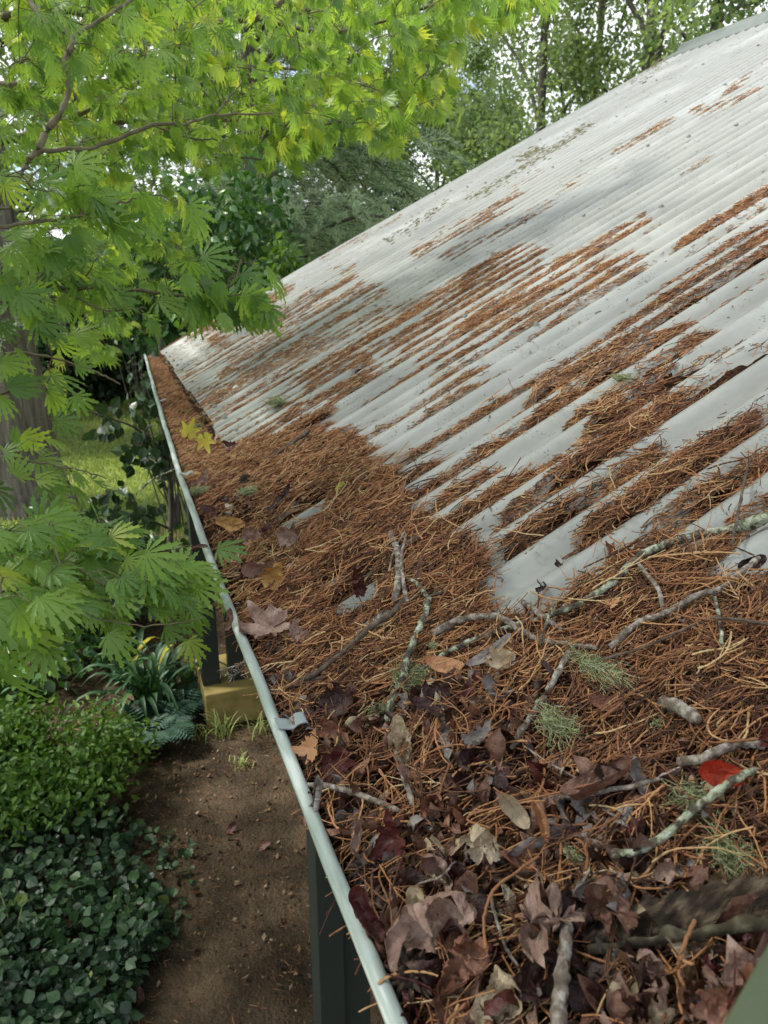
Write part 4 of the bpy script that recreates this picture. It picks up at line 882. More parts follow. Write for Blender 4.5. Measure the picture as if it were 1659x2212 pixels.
# ================================================================== setting: ground
def sheet(name, x0, x1, y0, y1, nx, ny, zf, m, lab=None):
    xs = np.linspace(x0, x1, nx); ys = np.linspace(y0, y1, ny); X, Y = np.meshgrid(xs, ys, indexing='ij'); mb = MB()
    i = np.arange(nx*ny).reshape(nx, ny); F = np.stack([i[:-1, :-1], i[1:, :-1], i[1:, 1:], i[:-1, 1:]], -1)
    return mb, X, Y, F
mb, X, Y, F = sheet('', -70, 70, -30, 110, 60, 60, 0, None)
mb.add(np.stack([X, Y, -.012+0*X], -1), F.reshape(-1, 4)); tag(mb.build('lawn', M['lawn'], None), kind='structure')
mb, X, Y, F = sheet('', -6.5, 3.5, -3, 8.6, 200, 230, 0, None)
Z = .02*(fbm(X*2.2, Y*2.2, 5)-.5)+.012*(fbm(X*9, Y*9, 6)-.5)+.004
edge = 7.4+1.0*(fbm(X*.8, Y*.8, 12)-.5)*2-.35*np.maximum(-X-1.5, 0)
keep = (Y < edge); fk = keep[:-1, :-1]; mb.add(np.stack([X, Y, Z], -1), F[fk], fbm(X*3, Y*3, 4).ravel())
tag(mb.build('garden_soil', M['soil'], None), kind='structure')
# grass blades on the lawn, nearest part
n = 52000; x = -5+9*RN.random(n)**.9; y = 7.0+11*RN.random(n)**1.3; ed = np.interp(x, [-5, 3], [6.2, 7.2]); k = y > ed; x, y = x[k], y[k]; n = len(x)
h = .03+.04*RN.random(n); a = RN.random(n)*2*PI; b = .006+.004*RN.random(n)+.0008*y; ln = RN.normal(size=(n, 2))*.02
V = np.stack([np.stack([x-b*np.cos(a), y-b*np.sin(a), 0*x-.012], -1), np.stack([x+b*np.cos(a), y+b*np.sin(a), 0*x-.012], -1), np.stack([x+ln[:, 0], y+ln[:, 1], h], -1)], 1)
mb = MB(); mb.add(V.reshape(-1, 3), np.arange(3*n).reshape(n, 3), np.repeat(np.clip(.35+.9*(fbm(x*.7, y*.7, 3)-.3)+.2*RN.normal(size=n), 0, 1), 3))
tag(mb.build('lawn_grass', M['grass'], None, False), 'short mown grass of the lawn beyond the garden bed', 'grass', kind='stuff')
# leaf crumbs on the soil
n = 75000; x = -2.6+4.6*RN.random(n); y = 1.2+6.2*RN.random(n); k = RN.random(n) < np.clip(1.4*fbm(x*2, y*2, 9)-.25, 0.05, 1); x, y = x[k], y[k]; n = len(x)
TVt = np.array([(-.5, 0, 0), (0, -.9, .12), (.5, .1, 0), (.1, .9, .18)]); TFt = np.array([(0, 1, 2, 3)])
nr = unit(np.stack([RN.normal(size=n)*.4, RN.normal(size=n)*.4, np.ones(n)], -1)); Xf, Yf, Zf = frames(RN.normal(size=(n, 3)), nr)
mb = MB(); inst(mb, TVt, TFt, np.stack([x, y, .012+.012*RN.random(n)], -1), Xf, Yf, Zf, .003+.017*RN.random(n)**4)
M['crumb'] = mat('soil leaf crumbs', [(.04,.027,.018), (.11,.065,.038), (.20,.13,.075), (.30,.23,.16)], .9, .1)
tag(mb.build('ground_litter', M['crumb'], None, False), 'crumbled brown leaf litter strewn over the garden soil', 'leaf litter', kind='stuff')

n = 15000; x = -1.6+3.2*RN.random(n); y = 1.4+5.2*RN.random(n); a = RN.random(n)*2*PI; l = .006+.03*RN.random(n); z = .016+.012*RN.random(n)
s3 = np.array([-.5, 0, .5])[None]; P = np.stack([x[:, None]+np.cos(a)[:, None]*l[:, None]*s3, y[:, None]+np.sin(a)[:, None]*l[:, None]*s3, z[:, None]+RN.normal(size=(n, 3))*.003], -1)
mb = MB(); tubes(mb, P, np.full((n, 3), .0013), 3, np.clip(.3+.25*RN.normal(size=n), 0, 1))
tag(mb.build('fallen_needles', M['needle'], None), 'dry needles fallen on the garden path and soil below the roof', 'needle litter', kind='stuff')
# ================================================================== leaf templates
OV_V = np.array([(0, 0, 0), (-.22, .22, .05), (.22, .22, .05), (-.30, .5, .07), (.30, .5, .07), (-.16, .8, .02), (.16, .8, .02), (0, 1.05, -.08), (0, .5, -.02), (0, .25, 0), (0, .8, -.04)])
OV_F = np.array([(0, 9, 1, 1), (0, 2, 9, 9), (1, 9, 8, 3), (9, 2, 4, 8), (3, 8, 10, 5), (8, 4, 6, 10), (5, 10, 7, 7), (10, 6, 7, 7)])
def tri(F): return np.array([f[:3] if f[2] == f[3] else f for f in F], dtype=object)
OV_T = np.array([(0, 9, 1), (0, 2, 9), (1, 9, 8), (1, 8, 3), (9, 2, 4), (9, 4, 8), (3, 8, 10), (3, 10, 5), (8, 4, 6), (8, 6, 10), (5, 10, 7), (10, 6, 7)])
RH_V = np.array([(0, 0, 0), (-.3, .45, .06), (0, 1, -.05), (.3, .5, .06)]); RH_F = np.array([(0, 3, 2), (0, 2, 1)])
def maple_tpl(detail, droop=.25, spread=1., seed=0):
    rg = np.random.default_rng(seed); V = [(0, 0, 0)]; F = []
    for a, l, wd in ((0, 1, .092), (.45, .97, .09), (-.45, .97, .09), (.90, .87, .084), (-.90, .87, .084), (1.38, .68, .065), (-1.38, .68, .065), (1.92, .44, .05), (-1.92, .44, .05)):
        a *= spread; l *= 1+.08*rg.normal(); ca, sa = math.cos(a), math.sin(a); b = len(V)
        if detail: S = [(.0, .02), (.30, .42), (.52, .92), (.57, .58), (.69, 1.12), (.74, .5), (.85, .8), (.89, .28), (1., .0)]
        else: S = [(.0, .03), (.34, .5), (.62, 1.15), (.70, .55), (1., 0.)]
        for s, k in S:
            for sg in (-1, 0, 1):
                u = k*wd*sg; v = (s-.10*abs(sg)*(.4 if k < .65 else 0))*l
                x = v*sa+u*ca; y = v*ca-u*sa; r2 = x*x+y*y
                V.append((x, y, -droop*r2+.10*abs(sg)*k*wd*3.2-.02*s+.03*math.sin(a*9+seed)*s))
        for i in range(len(S)-1):
            p = b+i*3; F += [(p, p+1, p+4, p+3), (p+1, p+2, p+5, p+4)]
    return np.array(V), np.array(F)
MT = [maple_tpl(True, d, s, k) for k, (d, s) in enumerate([(.35, .95), (.6, .7), (.25, .8), (.8, .55), (.5, .5)])]
ML = [maple_tpl(False, d, s, k) for k, (d, s) in enumerate([(.35, .9), (.6, .65), (.8, .5)])]

# ================================================================== maple: trunk and limbs enter from the left
maple = empty('maple_tree', (-2.3, 2.6, 0), 'cut-leaf green maple whose limbs reach in from the left over the gutter', 'tree')
Tk = np.array([-2.3, 2.6, 0.]); mb = MB()
P = cat([Tk, Tk+[.05, .02, .9], Tk+[.2, .05, 1.7], Tk+[.45, .1, 2.4]], 6); tubes(mb, P, np.linspace(.12, .075, len(P)), 12, .5)
part(mb, 'trunk', M['mapletwig'], maple)
BR = [ # photo points with distance (m), px radii
 ([(-160,700,2.3),(0,430,2.0),(45,375,2.0),(90,305,2.0),(148,205,2.05),(143,130,2.1),(155,80,2.15),(92,42,2.2),(50,-20,2.3)],7,4),
 ([(60,345,2.05),(95,325,2.05),(200,318,2.1),(330,272,2.15),(400,268,2.2),(465,250,2.25),(590,245,2.3)],5,1.6),
 ([(155,82,2.15),(190,60,2.2),(270,10,2.3),(320,-30,2.4)],3.5,2.5),([(330,272,2.15),(420,300,2.1),(470,300,2.1)],2,1.2),([(465,250,2.25),(500,205,2.3),(520,180,2.35)],2,1.2),
 ([(-200,640,1.7),(0,617,1.5),(110,620,1.48),(300,628,1.45),(400,640,1.42),(470,638,1.4)],6,1.8),([(430,634,1.42),(500,618,1.4),(520,560,1.42)],2.2,1.4),
 ([(115,620,1.48),(180,650,1.46),(230,670,1.45),(320,665,1.44)],2.4,1.5),([(-150,500,1.5),(0,488,1.4),(120,475,1.38),(185,462,1.38),(240,443,1.36),(310,425,1.35)],4,1.8),
 ([(-150,690,1.6),(0,648,1.5),(90,628,1.48)],3.5,2.5),([(-150,470,1.5),(0,452,1.42),(45,428,1.4),(70,380,1.4)],3,1.6),
 ([(-300,200,3.8),(0,185,3.4),(60,195,3.4),(150,190,3.4),(330,160,3.4),(500,146,3.5),(640,150,3.6)],8,3),([(-200,330,3.6),(0,305,3.2),(100,280,3.2),(200,230,3.2),(290,185,3.3),(370,110,3.4),(470,70,3.5)],9,3),
 ([(200,275,3.3),(370,205,3.3),(450,180,3.3),(560,170,3.4),(700,190,3.5),(850,180,3.6)],6,1.8),([(-100,60,3.8),(120,20,3.6),(300,60,3.6),(560,40,3.6),(680,20,3.7)],8,4),
 ([(540,50,3.6),(600,10,3.6),(640,-30,3.7)],6,4),([(560,40,3.2),(700,70,3.1),(830,45,3.1),(1000,-10,3.1)],4,2),([(480,260,3.),(640,270,3.),(760,262,3.),(860,230,3.),(940,205,3.)],3,1.4),
 ([(200,275,3.3),(330,265,3.3),(480,330,3.2),(560,345,3.2)],5,1.5),([(-200,1320,1.3),(0,1293,1.2),(100,1297,1.18),(150,1302,1.15),(210,1335,1.12),(330,1350,1.1),(440,1335,1.1)],3.6,1.3),
 ([(100,1297,1.18),(170,1255,1.2),(300,1264,1.2),(420,1266,1.2)],2,1.2),([(-150,1010,1.6),(0,985,1.5),(90,1000,1.48),(170,1015,1.45),(230,1035,1.45)],3,1.2),([(-100,1400,1.3),(0,1350,1.25),(60,1325,1.2)],3,2),
 ([(-200,800,1.9),(0,765,1.8),(100,770,1.8),(200,800,1.8),(260,830,1.8)],4,1.4),([(-200,880,1.7),(0,850,1.6),(100,830,1.6),(170,850,1.6)],3.5,1.2)]
BP = []; mb = MB()
for pts, r0, r1 in BR:
    W = np.array([at(a, b, c) for a, b, c in pts]); P = cat(W, 7); d = np.linalg.norm(P-C0, axis=1)
    P = P+.0012*RN.normal(size=P.shape); tubes(mb, P, np.linspace(r0, r1, len(P))*d/FP*(1+.12*RN.normal(size=len(P))), 8, RN.random()); BP.append(P)
    st = P[0]  # join to the trunk, off to the left of the view
    if pts[0][0] < 0 and pts[0][0] > -1000:
        J = cat([Tk+[.4, .1, min(2.35, max(.9, st[2]-.5))], (Tk+st)/2*[1, 1, 0]+[0, 0, st[2]*.75+.4], st], 6); tubes(mb, J, np.linspace(.04, r0*d[0]/FP, len(J)), 8, .5)
part(mb, 'branches', M['mapletwig'], maple)
BPA = np.concatenate([p[2:] for p in BP])
tw = MB(); lf = MB()
def poly_samples(poly, n):
    poly = np.array(poly, float); lo, hi = poly.min(0), poly.max(0); out = []
    while len(out) < n:
        p = lo+(hi-lo)*RN.random((4000, 2)); c = np.zeros(4000, bool)
        for k in range(len(poly)):
            (x0, y0), (x1, y1) = poly[k], poly[(k+1) % len(poly)]
            c ^= ((y0 > p[:, 1]) != (y1 > p[:, 1])) & (p[:, 0] < (x1-x0)*(p[:, 1]-y0)/(y1-y0+1e-9)+x0)
        out += list(p[c])
    return np.array(out[:n])
def clusters(poly, n, d0, d1, nl, size, near, tipdir=(.75, -.15, -.45), up=.55, yel=0., jit=.5, spread=.10):
    global BPA
    q = poly_samples(poly, n); CC = np.array([at(a, b, d0+(d1-d0)*RN.random()) for a, b in q])
    dm = np.sqrt(((CC[:, None]-BPA[None])**2).sum(-1)).min(1); CC = CC[np.argsort(dm)]
    for c in CC:
        j = BPA[np.argmin(((BPA-c)**2).sum(1))]
        L_ = np.linalg.norm(c-j)
        if L_ > .02:
            J = cat([j, (j+c)/2+RN.normal(size=3)*L_*.10+[0, 0, .12*L_], c], 4); tubes(tw, J, np.linspace(min(.003, .0012+L_*.006), .0008, len(J)), 5, RN.random()); BPA = np.vstack([BPA, J[2:]])
        m = nl+RN.integers(-1, 2)
        base = c+RN.normal(size=(m, 3))*spread*size*4.2*[1.2, 1.2, .35]
        td = unit(np.array(tipdir)+RN.normal(size=(m, 3))*jit*.75); nn = unit(np.array([0, -.15, 1.])*up+RN.normal(size=(m, 3))*jit+(unit(C0-c)*.35))
        bs = base+td*size*.25
        for k in range(m):
            Jp = np.array([c, (c+bs[k])/2+[0, 0, .01], bs[k]]); tubes(tw, Jp, np.array([.0007, .0006, .0005]), 3, RN.random())
        Xf, Yf, Zf = frames(td, nn); sc = size*(.6+.5*RN.random(m)); T = MT if near else ML
        r = np.clip(.47+yel*.8+.2*RN.normal(size=m), 0, 1)
        for k in range(m):
            TV, TF = T[RN.integers(len(T))]; inst(lf, TV, TF, bs[k:k+1], Xf[k:k+1], Yf[k:k+1], Zf[k:k+1], sc[k:k+1], r[k:k+1])
# big near leaves
clusters([(0,590),(420,560),(560,600),(560,640),(470,690),(330,665),(200,690),(0,690)], 24, 1.35, 1.55, 3, .060, True)
clusters([(380,600),(470,585),(545,625),(520,650),(400,660)], 6, 1.35, 1.45, 3, .072, True, (.7,-.1,-.65))
clusters([(0,330),(120,350),(300,400),(400,440),(390,480),(200,470),(0,500)], 11, 1.3, 1.5, 3, .070, True)
clusters([(0,500),(230,500),(260,560),(0,590)], 5, 1.35, 1.6, 3, .068, True)
clusters([(0,700),(110,690),(150,760),(150,820),(90,840),(40,830),(0,850)], 6, 1.45, 1.75, 3, .07, True)
clusters([(0,870),(50,880),(60,920),(0,940)], 2, 1.5, 1.7, 2, .06, True)
clusters([(0,960),(110,985),(165,1020),(100,1050),(0,1040)], 6, 1.4, 1.6, 3, .062, True, (.8,0,-.25), yel=.1)
clusters([(0,1140),(180,1130),(300,1160),(375,1225),(405,1290),(375,1340),(290,1330),(200,1310),(0,1320)], 50, 1.1, 1.3, 3, .058, True, (.6,-.25,-.10), 1.3, .05, .4)
clusters([(0,1300),(50,1310),(40,1350),(0,1370)], 3, 1.15, 1.3, 3, .085, True, (.5,-.3,-.5), 1.)
# canopy
UPC = [(0,-60),(1150,-60),(1150,20),(1000,40),(975,110),(955,180),(940,225),(890,215),(870,270),(845,320),(800,310),(740,270),(700,300),(640,355),(600,345),(540,310),(420,370),(300,400),(150,400),(0,350)]
clusters(UPC, 270, 2.4, 3.4, 6, .056, False, (.55,.1,-.75), .5, .1)
clusters([(0,-60),(760,-60),(800,120),(640,250),(300,330),(0,330)], 190, 3.2, 4.6, 6, .062, False, (.5,.1,-.7), .6, .22)
clusters([(560,200),(700,150),(960,130),(950,210),(860,270),(840,330),(700,290),(600,350),(560,300)], 40, 2.6, 3.3, 5, .075, False, (.35,.1,-.9), .4, .3)
clusters([(820,-60),(1160,-60),(1160,10),(1000,45),(960,140),(900,200),(850,120)], 34, 2.8, 3.4, 5, .075, False, (.4,.1,-.85), .4, .28)
clusters([(0,0),(260,0),(430,100),(400,330),(0,400)], 24, 2.0, 2.6, 4, .062, True, (.6,.1,-.65), .5, .08)
clusters([(0,400),(330,400),(430,470),(400,560),(330,620),(270,740),(180,790),(80,700),(0,640)], 80, 3., 4.6, 5, .065, False, (.5,.1,-.6), .6, .12)
# unseen foliage added above and left of the frame to shade gutter and ground
def shade_foliage(c, r, n, size):
    k = RN.normal(size=(n, 3)); k = unit(k)*RN.random((n, 1))**.4; p = np.array(c)+k*np.array(r)
    px, py = proj(p); fr = ((p-C0)@FW > .1) & (px > -10) & (px < 1700) & (py > -30) & (py < 2250); p = p[~fr]; n = len(p)
    Xf, Yf, Zf = frames(unit(np.array([.5, 0, -.5])+RN.normal(size=(n, 3))*.6), unit(np.array([0, 0, 1.])+RN.normal(size=(n, 3))*.6))
    TV, TF = ML[0]; inst(lf, TV, TF, p, Xf, Yf, Zf, size*(.8+.5*RN.random(n)), np.clip(.45+.2*RN.normal(size=n), 0, 1))
shade_foliage((-1.2, 1.3, 4.3), (1.6, 1.6, .9), 1500, .10)
shade_foliage((-2.3, 2.6, 2.6), (.9, 2.2, 1.3), 2200, .10)
shade_foliage((-.6, -.4, 4.2), (1.8, 1.2, .6), 1600, .10)
shade_foliage((-1.9, 3.4, 4.6), (1.3, 2.0, 1.2), 1300, .10)
part(tw, 'twigs', M['mapletwig'], maple); part(lf, 'foliage', M['maple'], maple)

# ================================================================== trees
def tree(base, H, r0, kind, spread, nl, lsize, m_leaf, m_bark, label, name='tree', group=None, zlo=.25, seed=0, lean=(0, 0), upw=.8, dens=1., rndc=.45, nlimb=9):
    rg = np.random.default_rng(seed); base = np.array(base, float); root = empty(name, base, label, 'tree', group)
    tb = MB(); tips = []
    n = 10; z = np.linspace(0, 1, n); T = base+np.stack([lean[0]*z*H+.25*np.sin(z*5+seed)*.3, lean[1]*z*H+.2*np.cos(z*4+seed)*.3, z*H], -1)
    tubes(tb, T, r0*(1-z*.85), 9, .5)
    for i in range(nlimb):
        s = zlo*.7+(1-zlo*.7)*(i+rg.random())/nlimb*.95; b = T[0]*0+np.array([np.interp(s, z, T[:, k]) for k in range(3)]); az = i*2.4+rg.random(); Ln = spread*(1.15-s*.7)*(.7+.6*rg.random())
        d = np.array([math.cos(az), math.sin(az), upw*(.6+.8*rg.random())]); e = b+d*Ln
        P = cat([b, b+d*Ln*.5+rg.normal(size=3)*.08*Ln, e+rg.normal(size=3)*.1*Ln], 4); rr = r0*(1-s*.8)*.5; tubes(tb, P, np.linspace(rr, rr*.25, len(P)), 6, .5)
        for j in range(6):
            t = .3+.7*rg.random(); c = P[int(t*(len(P)-1))]; d2 = unit(d*.6+rg.normal(size=3)*.7+[0, 0, .3*upw]); L2 = Ln*.45*(.5+rg.random()); e2 = c+d2*L2
            Q = cat([c, (c+e2)/2+rg.normal(size=3)*.06*L2, e2], 3); tubes(tb, Q, np.linspace(rr*.35, rr*.1, len(Q)), 4, .5); tips += [Q[-1], Q[len(Q)//2], Q[-2]]
            for _ in range(2):
                e3 = Q[-1]+unit(d2+rg.normal(size=3)*.8)*L2*.5; tubes(tb, np.array([Q[-2], e3]), np.array([rr*.1, .004]), 3, .5); tips += [e3, (e3+Q[-1])/2]
    tips = np.array(tips); idx = rg.integers(0, len(tips), int(nl*dens)); cl = .10+.22*rg.random(len(tips))
    p = tips[idx]+rg.normal(size=(len(idx), 3))*cl[idx, None]*spread*.42; r = np.clip(rndc+.16*rg.normal(size=len(tips))[idx]+.12*rg.normal(size=len(idx)), 0, 1)
    k = len(p); Xf, Yf, Zf = frames(rg.normal(size=(k, 3))+[0, 0, -.5], unit(rg.normal(size=(k, 3))*.7+[0, 0, .7]))
    lb = MB(); inst(lb, RH_V, RH_F, p, Xf, Yf, Zf, lsize*(.7+.6*rg.random(k)), r)
    part(tb, 'trunk', m_bark, root); part(lb, 'crown', m_leaf, root, False); return root
def gpt(q, dist):
    """ground point below photo column q at a horizontal distance"""
    d = rayd(q, 900); d = d[:2]/np.linalg.norm(d[:2]); return (d[0]*dist, d[1]*dist, 0)
TL = [(1130,15,11,.13,'slender dark-limbed tree seen in the bright gap left of the ridge end',2.0,4500),(1330,14,12,.16,'forked dark tree standing right behind the ridge cap end',2.4,11000),
      (1450,16,12.5,.15,'tall leafy tree rising behind the ridge cap towards the right',2.3,10000),(1230,19,12,.15,'airy tree between the slender one and the forked one',2.4,5500),
      (930,20,6.8,.14,'rounded leafy tree low behind the cedar',2.8,15000),(1560,21,7.6,.13,'small tree showing above the ridge cap near the bright corner',2.0,3500),(1700,19,8.2,.12,'tree at the right frame edge above the ridge cap',1.6,3500),
      (760,19,14,.2,'broad tall tree behind the maple canopy left of the sky gap',3.4,9000),(520,18,14,.2,'second broad tree behind the maple canopy',3.6,9000),(240,19,14,.2,'third broad tree behind the upper left maple canopy',3.6,9000),(0,17,14,.2,'leftmost broad tree behind the maple canopy',3.6,9000)]
for k, (q, dd, H, r0, lab, sp, nl) in enumerate(TL):
    tree(gpt(q, dd), H, r0, 'b', sp, int(nl*(2.6 if q > 800 else 1.3)), .10 if q > 800 else .16, M['tall'], M['treebark'], lab, 'leafy_tree', 'trees behind the roof and maple', seed=20+k, zlo=.12, upw=1.2 if q > 1000 else .7, rndc=.5, nlimb=14)
# big trunk at left on the lawn edge
tb = MB(); bx, by = -1.10, 9.25; z = np.linspace(-.05, 6.5, 60); th = np.arange(40)*2*PI/40
Z, TH = np.meshgrid(z, th, indexing='ij'); R_ = (.44+.16*np.exp(-Z*2.2)-.012*Z)*(1+.06*np.sin(TH*3+1)*np.exp(-Z)+.05*(fbm(TH*9, Z*1.6, 4)-.5)*2)
V = np.stack([bx+R_*np.cos(TH), by+R_*np.sin(TH), Z], -1); i = np.arange(V[..., 0].size).reshape(Z.shape)
tb.add(V, np.stack([i[:-1], np.roll(i[:-1], -1, 1), np.roll(i[1:], -1, 1), i[1:]], -1).reshape(-1, 4), fbm(TH*12, Z*3, 8).ravel())
big = empty('old_tree', (bx, by, 0), 'thick grey furrowed tree trunk at the left on the lawn', 'tree'); part(tb, 'trunk', M['trunk'], big)
lb = MB(); k = 4000; p = np.array([bx-.5, by+.5, 8.2])+unit(RN.normal(size=(k, 3)))*RN.random((k, 1))**.5*np.array([4.2, 4., 3.]); Xf, Yf, Zf = frames(RN.normal(size=(k, 3)), unit(RN.normal(size=(k, 3))+[0, 0, 1]))
inst(lb, RH_V, RH_F, p, Xf, Yf, Zf, .16*(.7+.6*RN.random(k)), np.clip(.5+.2*RN.normal(size=k), 0, 1)); part(lb, 'crown', M['tall'], big, False)
# ================================================================== cedar with drooping grey-green sprays
def cedar():
    b0 = np.array(gpt(560, 9.6)); root = empty('cedar_tree', b0, 'grey-green cedar with drooping needle sprays behind the roof edge', 'tree'); tb = MB(); nb = MB(); br = MB()
    n = 12; z = np.linspace(0, 1, n); tubes(tb, b0+np.stack([.3*z, .2*z, z*11], -1), .17*(1-.8*z), 10, .5)
    sh = []
    for i in range(64):
        h = 2.0+6.2*RN.random(); az = -.5+1.5*RN.normal() if i % 4 else RN.random()*6.3; Ln = (3.6-.22*h)*(.6+.6*RN.random())*1.1; c = b0+[.03*h, .02*h, h]
        d = np.array([math.cos(az), math.sin(az), .12]); e = c+d*Ln+[0, 0, -.30*Ln]
        P = cat([c, c+d*Ln*.45+[0, 0, .10*Ln], e], 9); tubes(br, P, np.linspace(.032, .006, len(P)), 6, .3)
        for j in range(3, len(P)):
            for _ in range(4):
                sd_ = unit(np.cross(d, [0, 0, 1])*(1 if RN.random() < .5 else -1)+d*.5+RN.normal(size=3)*.25); l2 = .28+.5*RN.random(); a = P[j]+RN.normal(size=3)*.03
                Q = cat([a, a+sd_*l2*.55+[0, 0, -.03], a+sd_*l2+[0, 0, -.28*l2]], 4); tubes(br, Q, np.linspace(.007, .002, len(Q)), 3, .4); sh.append(Q)
    pts = np.concatenate([np.concatenate([q[:-1]+(q[1:]-q[:-1])*t for t in (0, .33, .66)]) for q in sh]); dr = np.concatenate([np.concatenate([(q[1:]-q[:-1])]*3) for q in sh])
    m = 5; p = np.repeat(pts, m, 0)+RN.normal(size=(len(pts)*m, 3))*.012; d = unit(unit(np.repeat(dr, m, 0))*.5+RN.normal(size=p.shape)*.75+[0, 0, .15]); Xf, Yf, Zf = frames(d, RN.normal(size=p.shape))
    NV = np.array([(-.09, 0, 0), (.09, 0, 0), (.05, 1, 0), (-.05, 1, 0)]); inst(nb, NV, np.array([(0, 1, 2, 3)]), p, Xf, Yf, Zf, .04*(.7+.6*RN.random(len(p))), np.clip(.5+.25*RN.normal(size=len(p)), 0, 1))
    part(tb, 'trunk', M['treebark'], root); part(br, 'branches', M['treebark'], root); part(nb, 'foliage', M['cedar'], root, False); print('cedar', len(p))
cedar()
# ================================================================== shrubs
def shrub(name, c, rad, n, size, m, label, stems=5, tpl=(OV_V, OV_T), base=None, group=None, up=.5, clump=26, cat_='shrub', rc=.5, shell=.45, drp=-.4):
    c = np.array(c, float); rad = np.array(rad, float); root = empty(name, (c[0], c[1], 0), label, cat_, group); sb = MB(); lb = MB()
    K = RN.normal(size=(clump, 3)); K = unit(K)*(RN.random((clump, 1))**.45); cc = c+K*rad; cc[:, 2] = np.maximum(cc[:, 2], .06); b = np.array([c[0], c[1], 0]) if base is None else np.array(base)
    for q in cc:
        P = cat([b+RN.normal(size=3)*[.05, .05, 0], (b+q)/2+RN.normal(size=3)*rad*.12, q], 4); tubes(sb, P, np.linspace(.012, .003, len(P))*max(.4, min(1.6, rad[2])), 5, .5)
    i = RN.integers(0, clump, n); p = cc[i]+unit(RN.normal(size=(n, 3)))*RN.random((n, 1))**.5*rad*shell
    p[:, 2] = np.maximum(p[:, 2], .02)
    Xf, Yf, Zf = frames(unit(RN.normal(size=(n, 3))+(p-c)/rad*.5+[0, 0, drp]), unit(RN.normal(size=(n, 3))*.6+[0, 0, up]+unit(p-cc[i])*.5))
    inst(lb, tpl[0], tpl[1], p, Xf, Yf, Zf, size*(.65+.6*RN.random(n)), np.clip(rc+.14*RN.normal(size=clump)[i]+.14*RN.normal(size=n), 0, 1))
    part(sb, 'stems', M['treebark'], root); part(lb, 'foliage', m, root, False); return root
shrub('camellia_bush', at(505, 500, 6.6)-[0, 0, .1], (.50, .45, .85), 1900, .085, M['camellia'], 'glossy dark green camellia bush beyond the far end of the roof', rc=.55)
shrub('camellia_bush', at(395, 700, 7.4), (.6, .6, 1.0), 1900, .10, M['camellia'], 'lower glossy bush left of the far roof corner', rc=.4)
shrub('camellia_bush', at(330, 600, 7.8), (.7, .5, .7), 1500, .09, M['bright'], 'bright mixed glossy foliage behind the near maple leaves left of the roof', rc=.7)
shrub('round_shrub', at(600, 590, 5.6), (.22, .2, .2), 260, .06, M['bright'], 'small bright green sprig peeping over the far roof edge')
hx = [(-60,16.5,2.6,2.3),(90,17.5,2.4,2.0),(200,17,2.0,1.8),(300,18,2.2,1.9),(430,16,2.4,2.2),(560,15,2.3,2.4),(720,15,2.2,2.6),(880,15.5,2.2,2.4),(-250,14,2.6,2.6)]
hl = ['leftmost dark shrub closing the lawn','dark shrub closing the lawn right behind the big trunk','low dark shrub in the middle of the lawn edge','dark shrub closing the lawn left of the far gutter end','tall dark shrub behind the far gutter end','dark shrub behind the camellia bush','large dark shrub below the cedar sprays','dark shrub behind the right cedar sprays','dark shrub left of the big trunk beyond the frame edge']
for (q, dd, rw, rh), lab in zip(hx, hl):
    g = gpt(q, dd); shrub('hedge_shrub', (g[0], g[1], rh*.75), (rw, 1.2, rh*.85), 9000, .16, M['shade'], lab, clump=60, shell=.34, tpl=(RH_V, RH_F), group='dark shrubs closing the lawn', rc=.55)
# thin dark shrub right beside the gutter with its stem
def side_shrub():
    b = ground_at(362, 1262) if False else np.array([.33, 4.55, 0]); root = empty('dark_shrub', b, 'thin-stemmed dark shrub with drooping heart-shaped leaves beside the gutter', 'shrub'); sb = MB(); lb = MB()
    g0 = at(365, 1250, 5.0); top = at(352, 900, 4.9); b = np.array([g0[0], g0[1], 0]); P = cat([b, g0, at(370,1080,4.95), top, at(345,700,5.0)], 6); tubes(sb, P, np.linspace(.024, .011, len(P)), 8, .5)
    brs = [[(362,1140,4.95),(300,1110,4.8),(260,1060,4.7),(200,1085,4.6)],[(366,1000,4.9),(300,930,4.7),(240,905,4.6),(180,885,4.5)],[(362,1060,4.9),(320,990,4.8),(270,960,4.7)],[(364,1010,4.9),(330,960,4.8),(310,920,4.8)],[(362,1190,4.95),(300,1180,4.8),(240,1120,4.7),(170,1110,4.6)],[(360,1180,4.9),(290,1220,4.7),(230,1200,4.6)],[(360,930,4.9),(330,870,4.9),(300,800,4.9)],[(358,900,4.9),(370,830,5.),(330,760,5.1)],[(362,1230,4.9),(300,1270,4.7),(200,1250,4.6),(120,1220,4.6)]]
    for br in brs:
        P = cat([at(*q) for q in br], 7); tubes(sb, P, np.linspace(.009, .003, len(P)), 5, .4)
        for _ in range(26 if br[0][1] > 1150 else 13):
            j = RN.integers(4, len(P)); a = P[j]; e = a+unit(RN.normal(size=3)+[0, 0, -.2])*(.04+.12*RN.random()); tubes(sb, np.array([a, (a+e)/2+[0, 0, .01], e]), np.array([.002, .0015, .001]), 3, .4)
            m = 3; Xf, Yf, Zf = frames(unit(RN.normal(size=(m, 3))*.6+[-.1, -.2, -.8]), unit(RN.normal(size=(m, 3))*.5+unit(C0-a)*.6+[0, 0, .4])); inst(lb, OV_V*[1.35, 1, 1], OV_T, e+RN.normal(size=(m, 3))*.02, Xf, Yf, Zf, .075*(.7+.5*RN.random(m)), np.clip(.35+.2*RN.normal(size=m), 0, 1))
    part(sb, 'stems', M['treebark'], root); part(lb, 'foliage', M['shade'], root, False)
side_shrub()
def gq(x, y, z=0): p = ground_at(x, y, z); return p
g = gq(270, 1500); shrub('dark_shrub', gq(250,1330)+[0,0,.45], (.75, .6, .42), 1500, .085, M['shade'], 'dark shrub in deep shade behind the lit maple sprays', rc=.5)
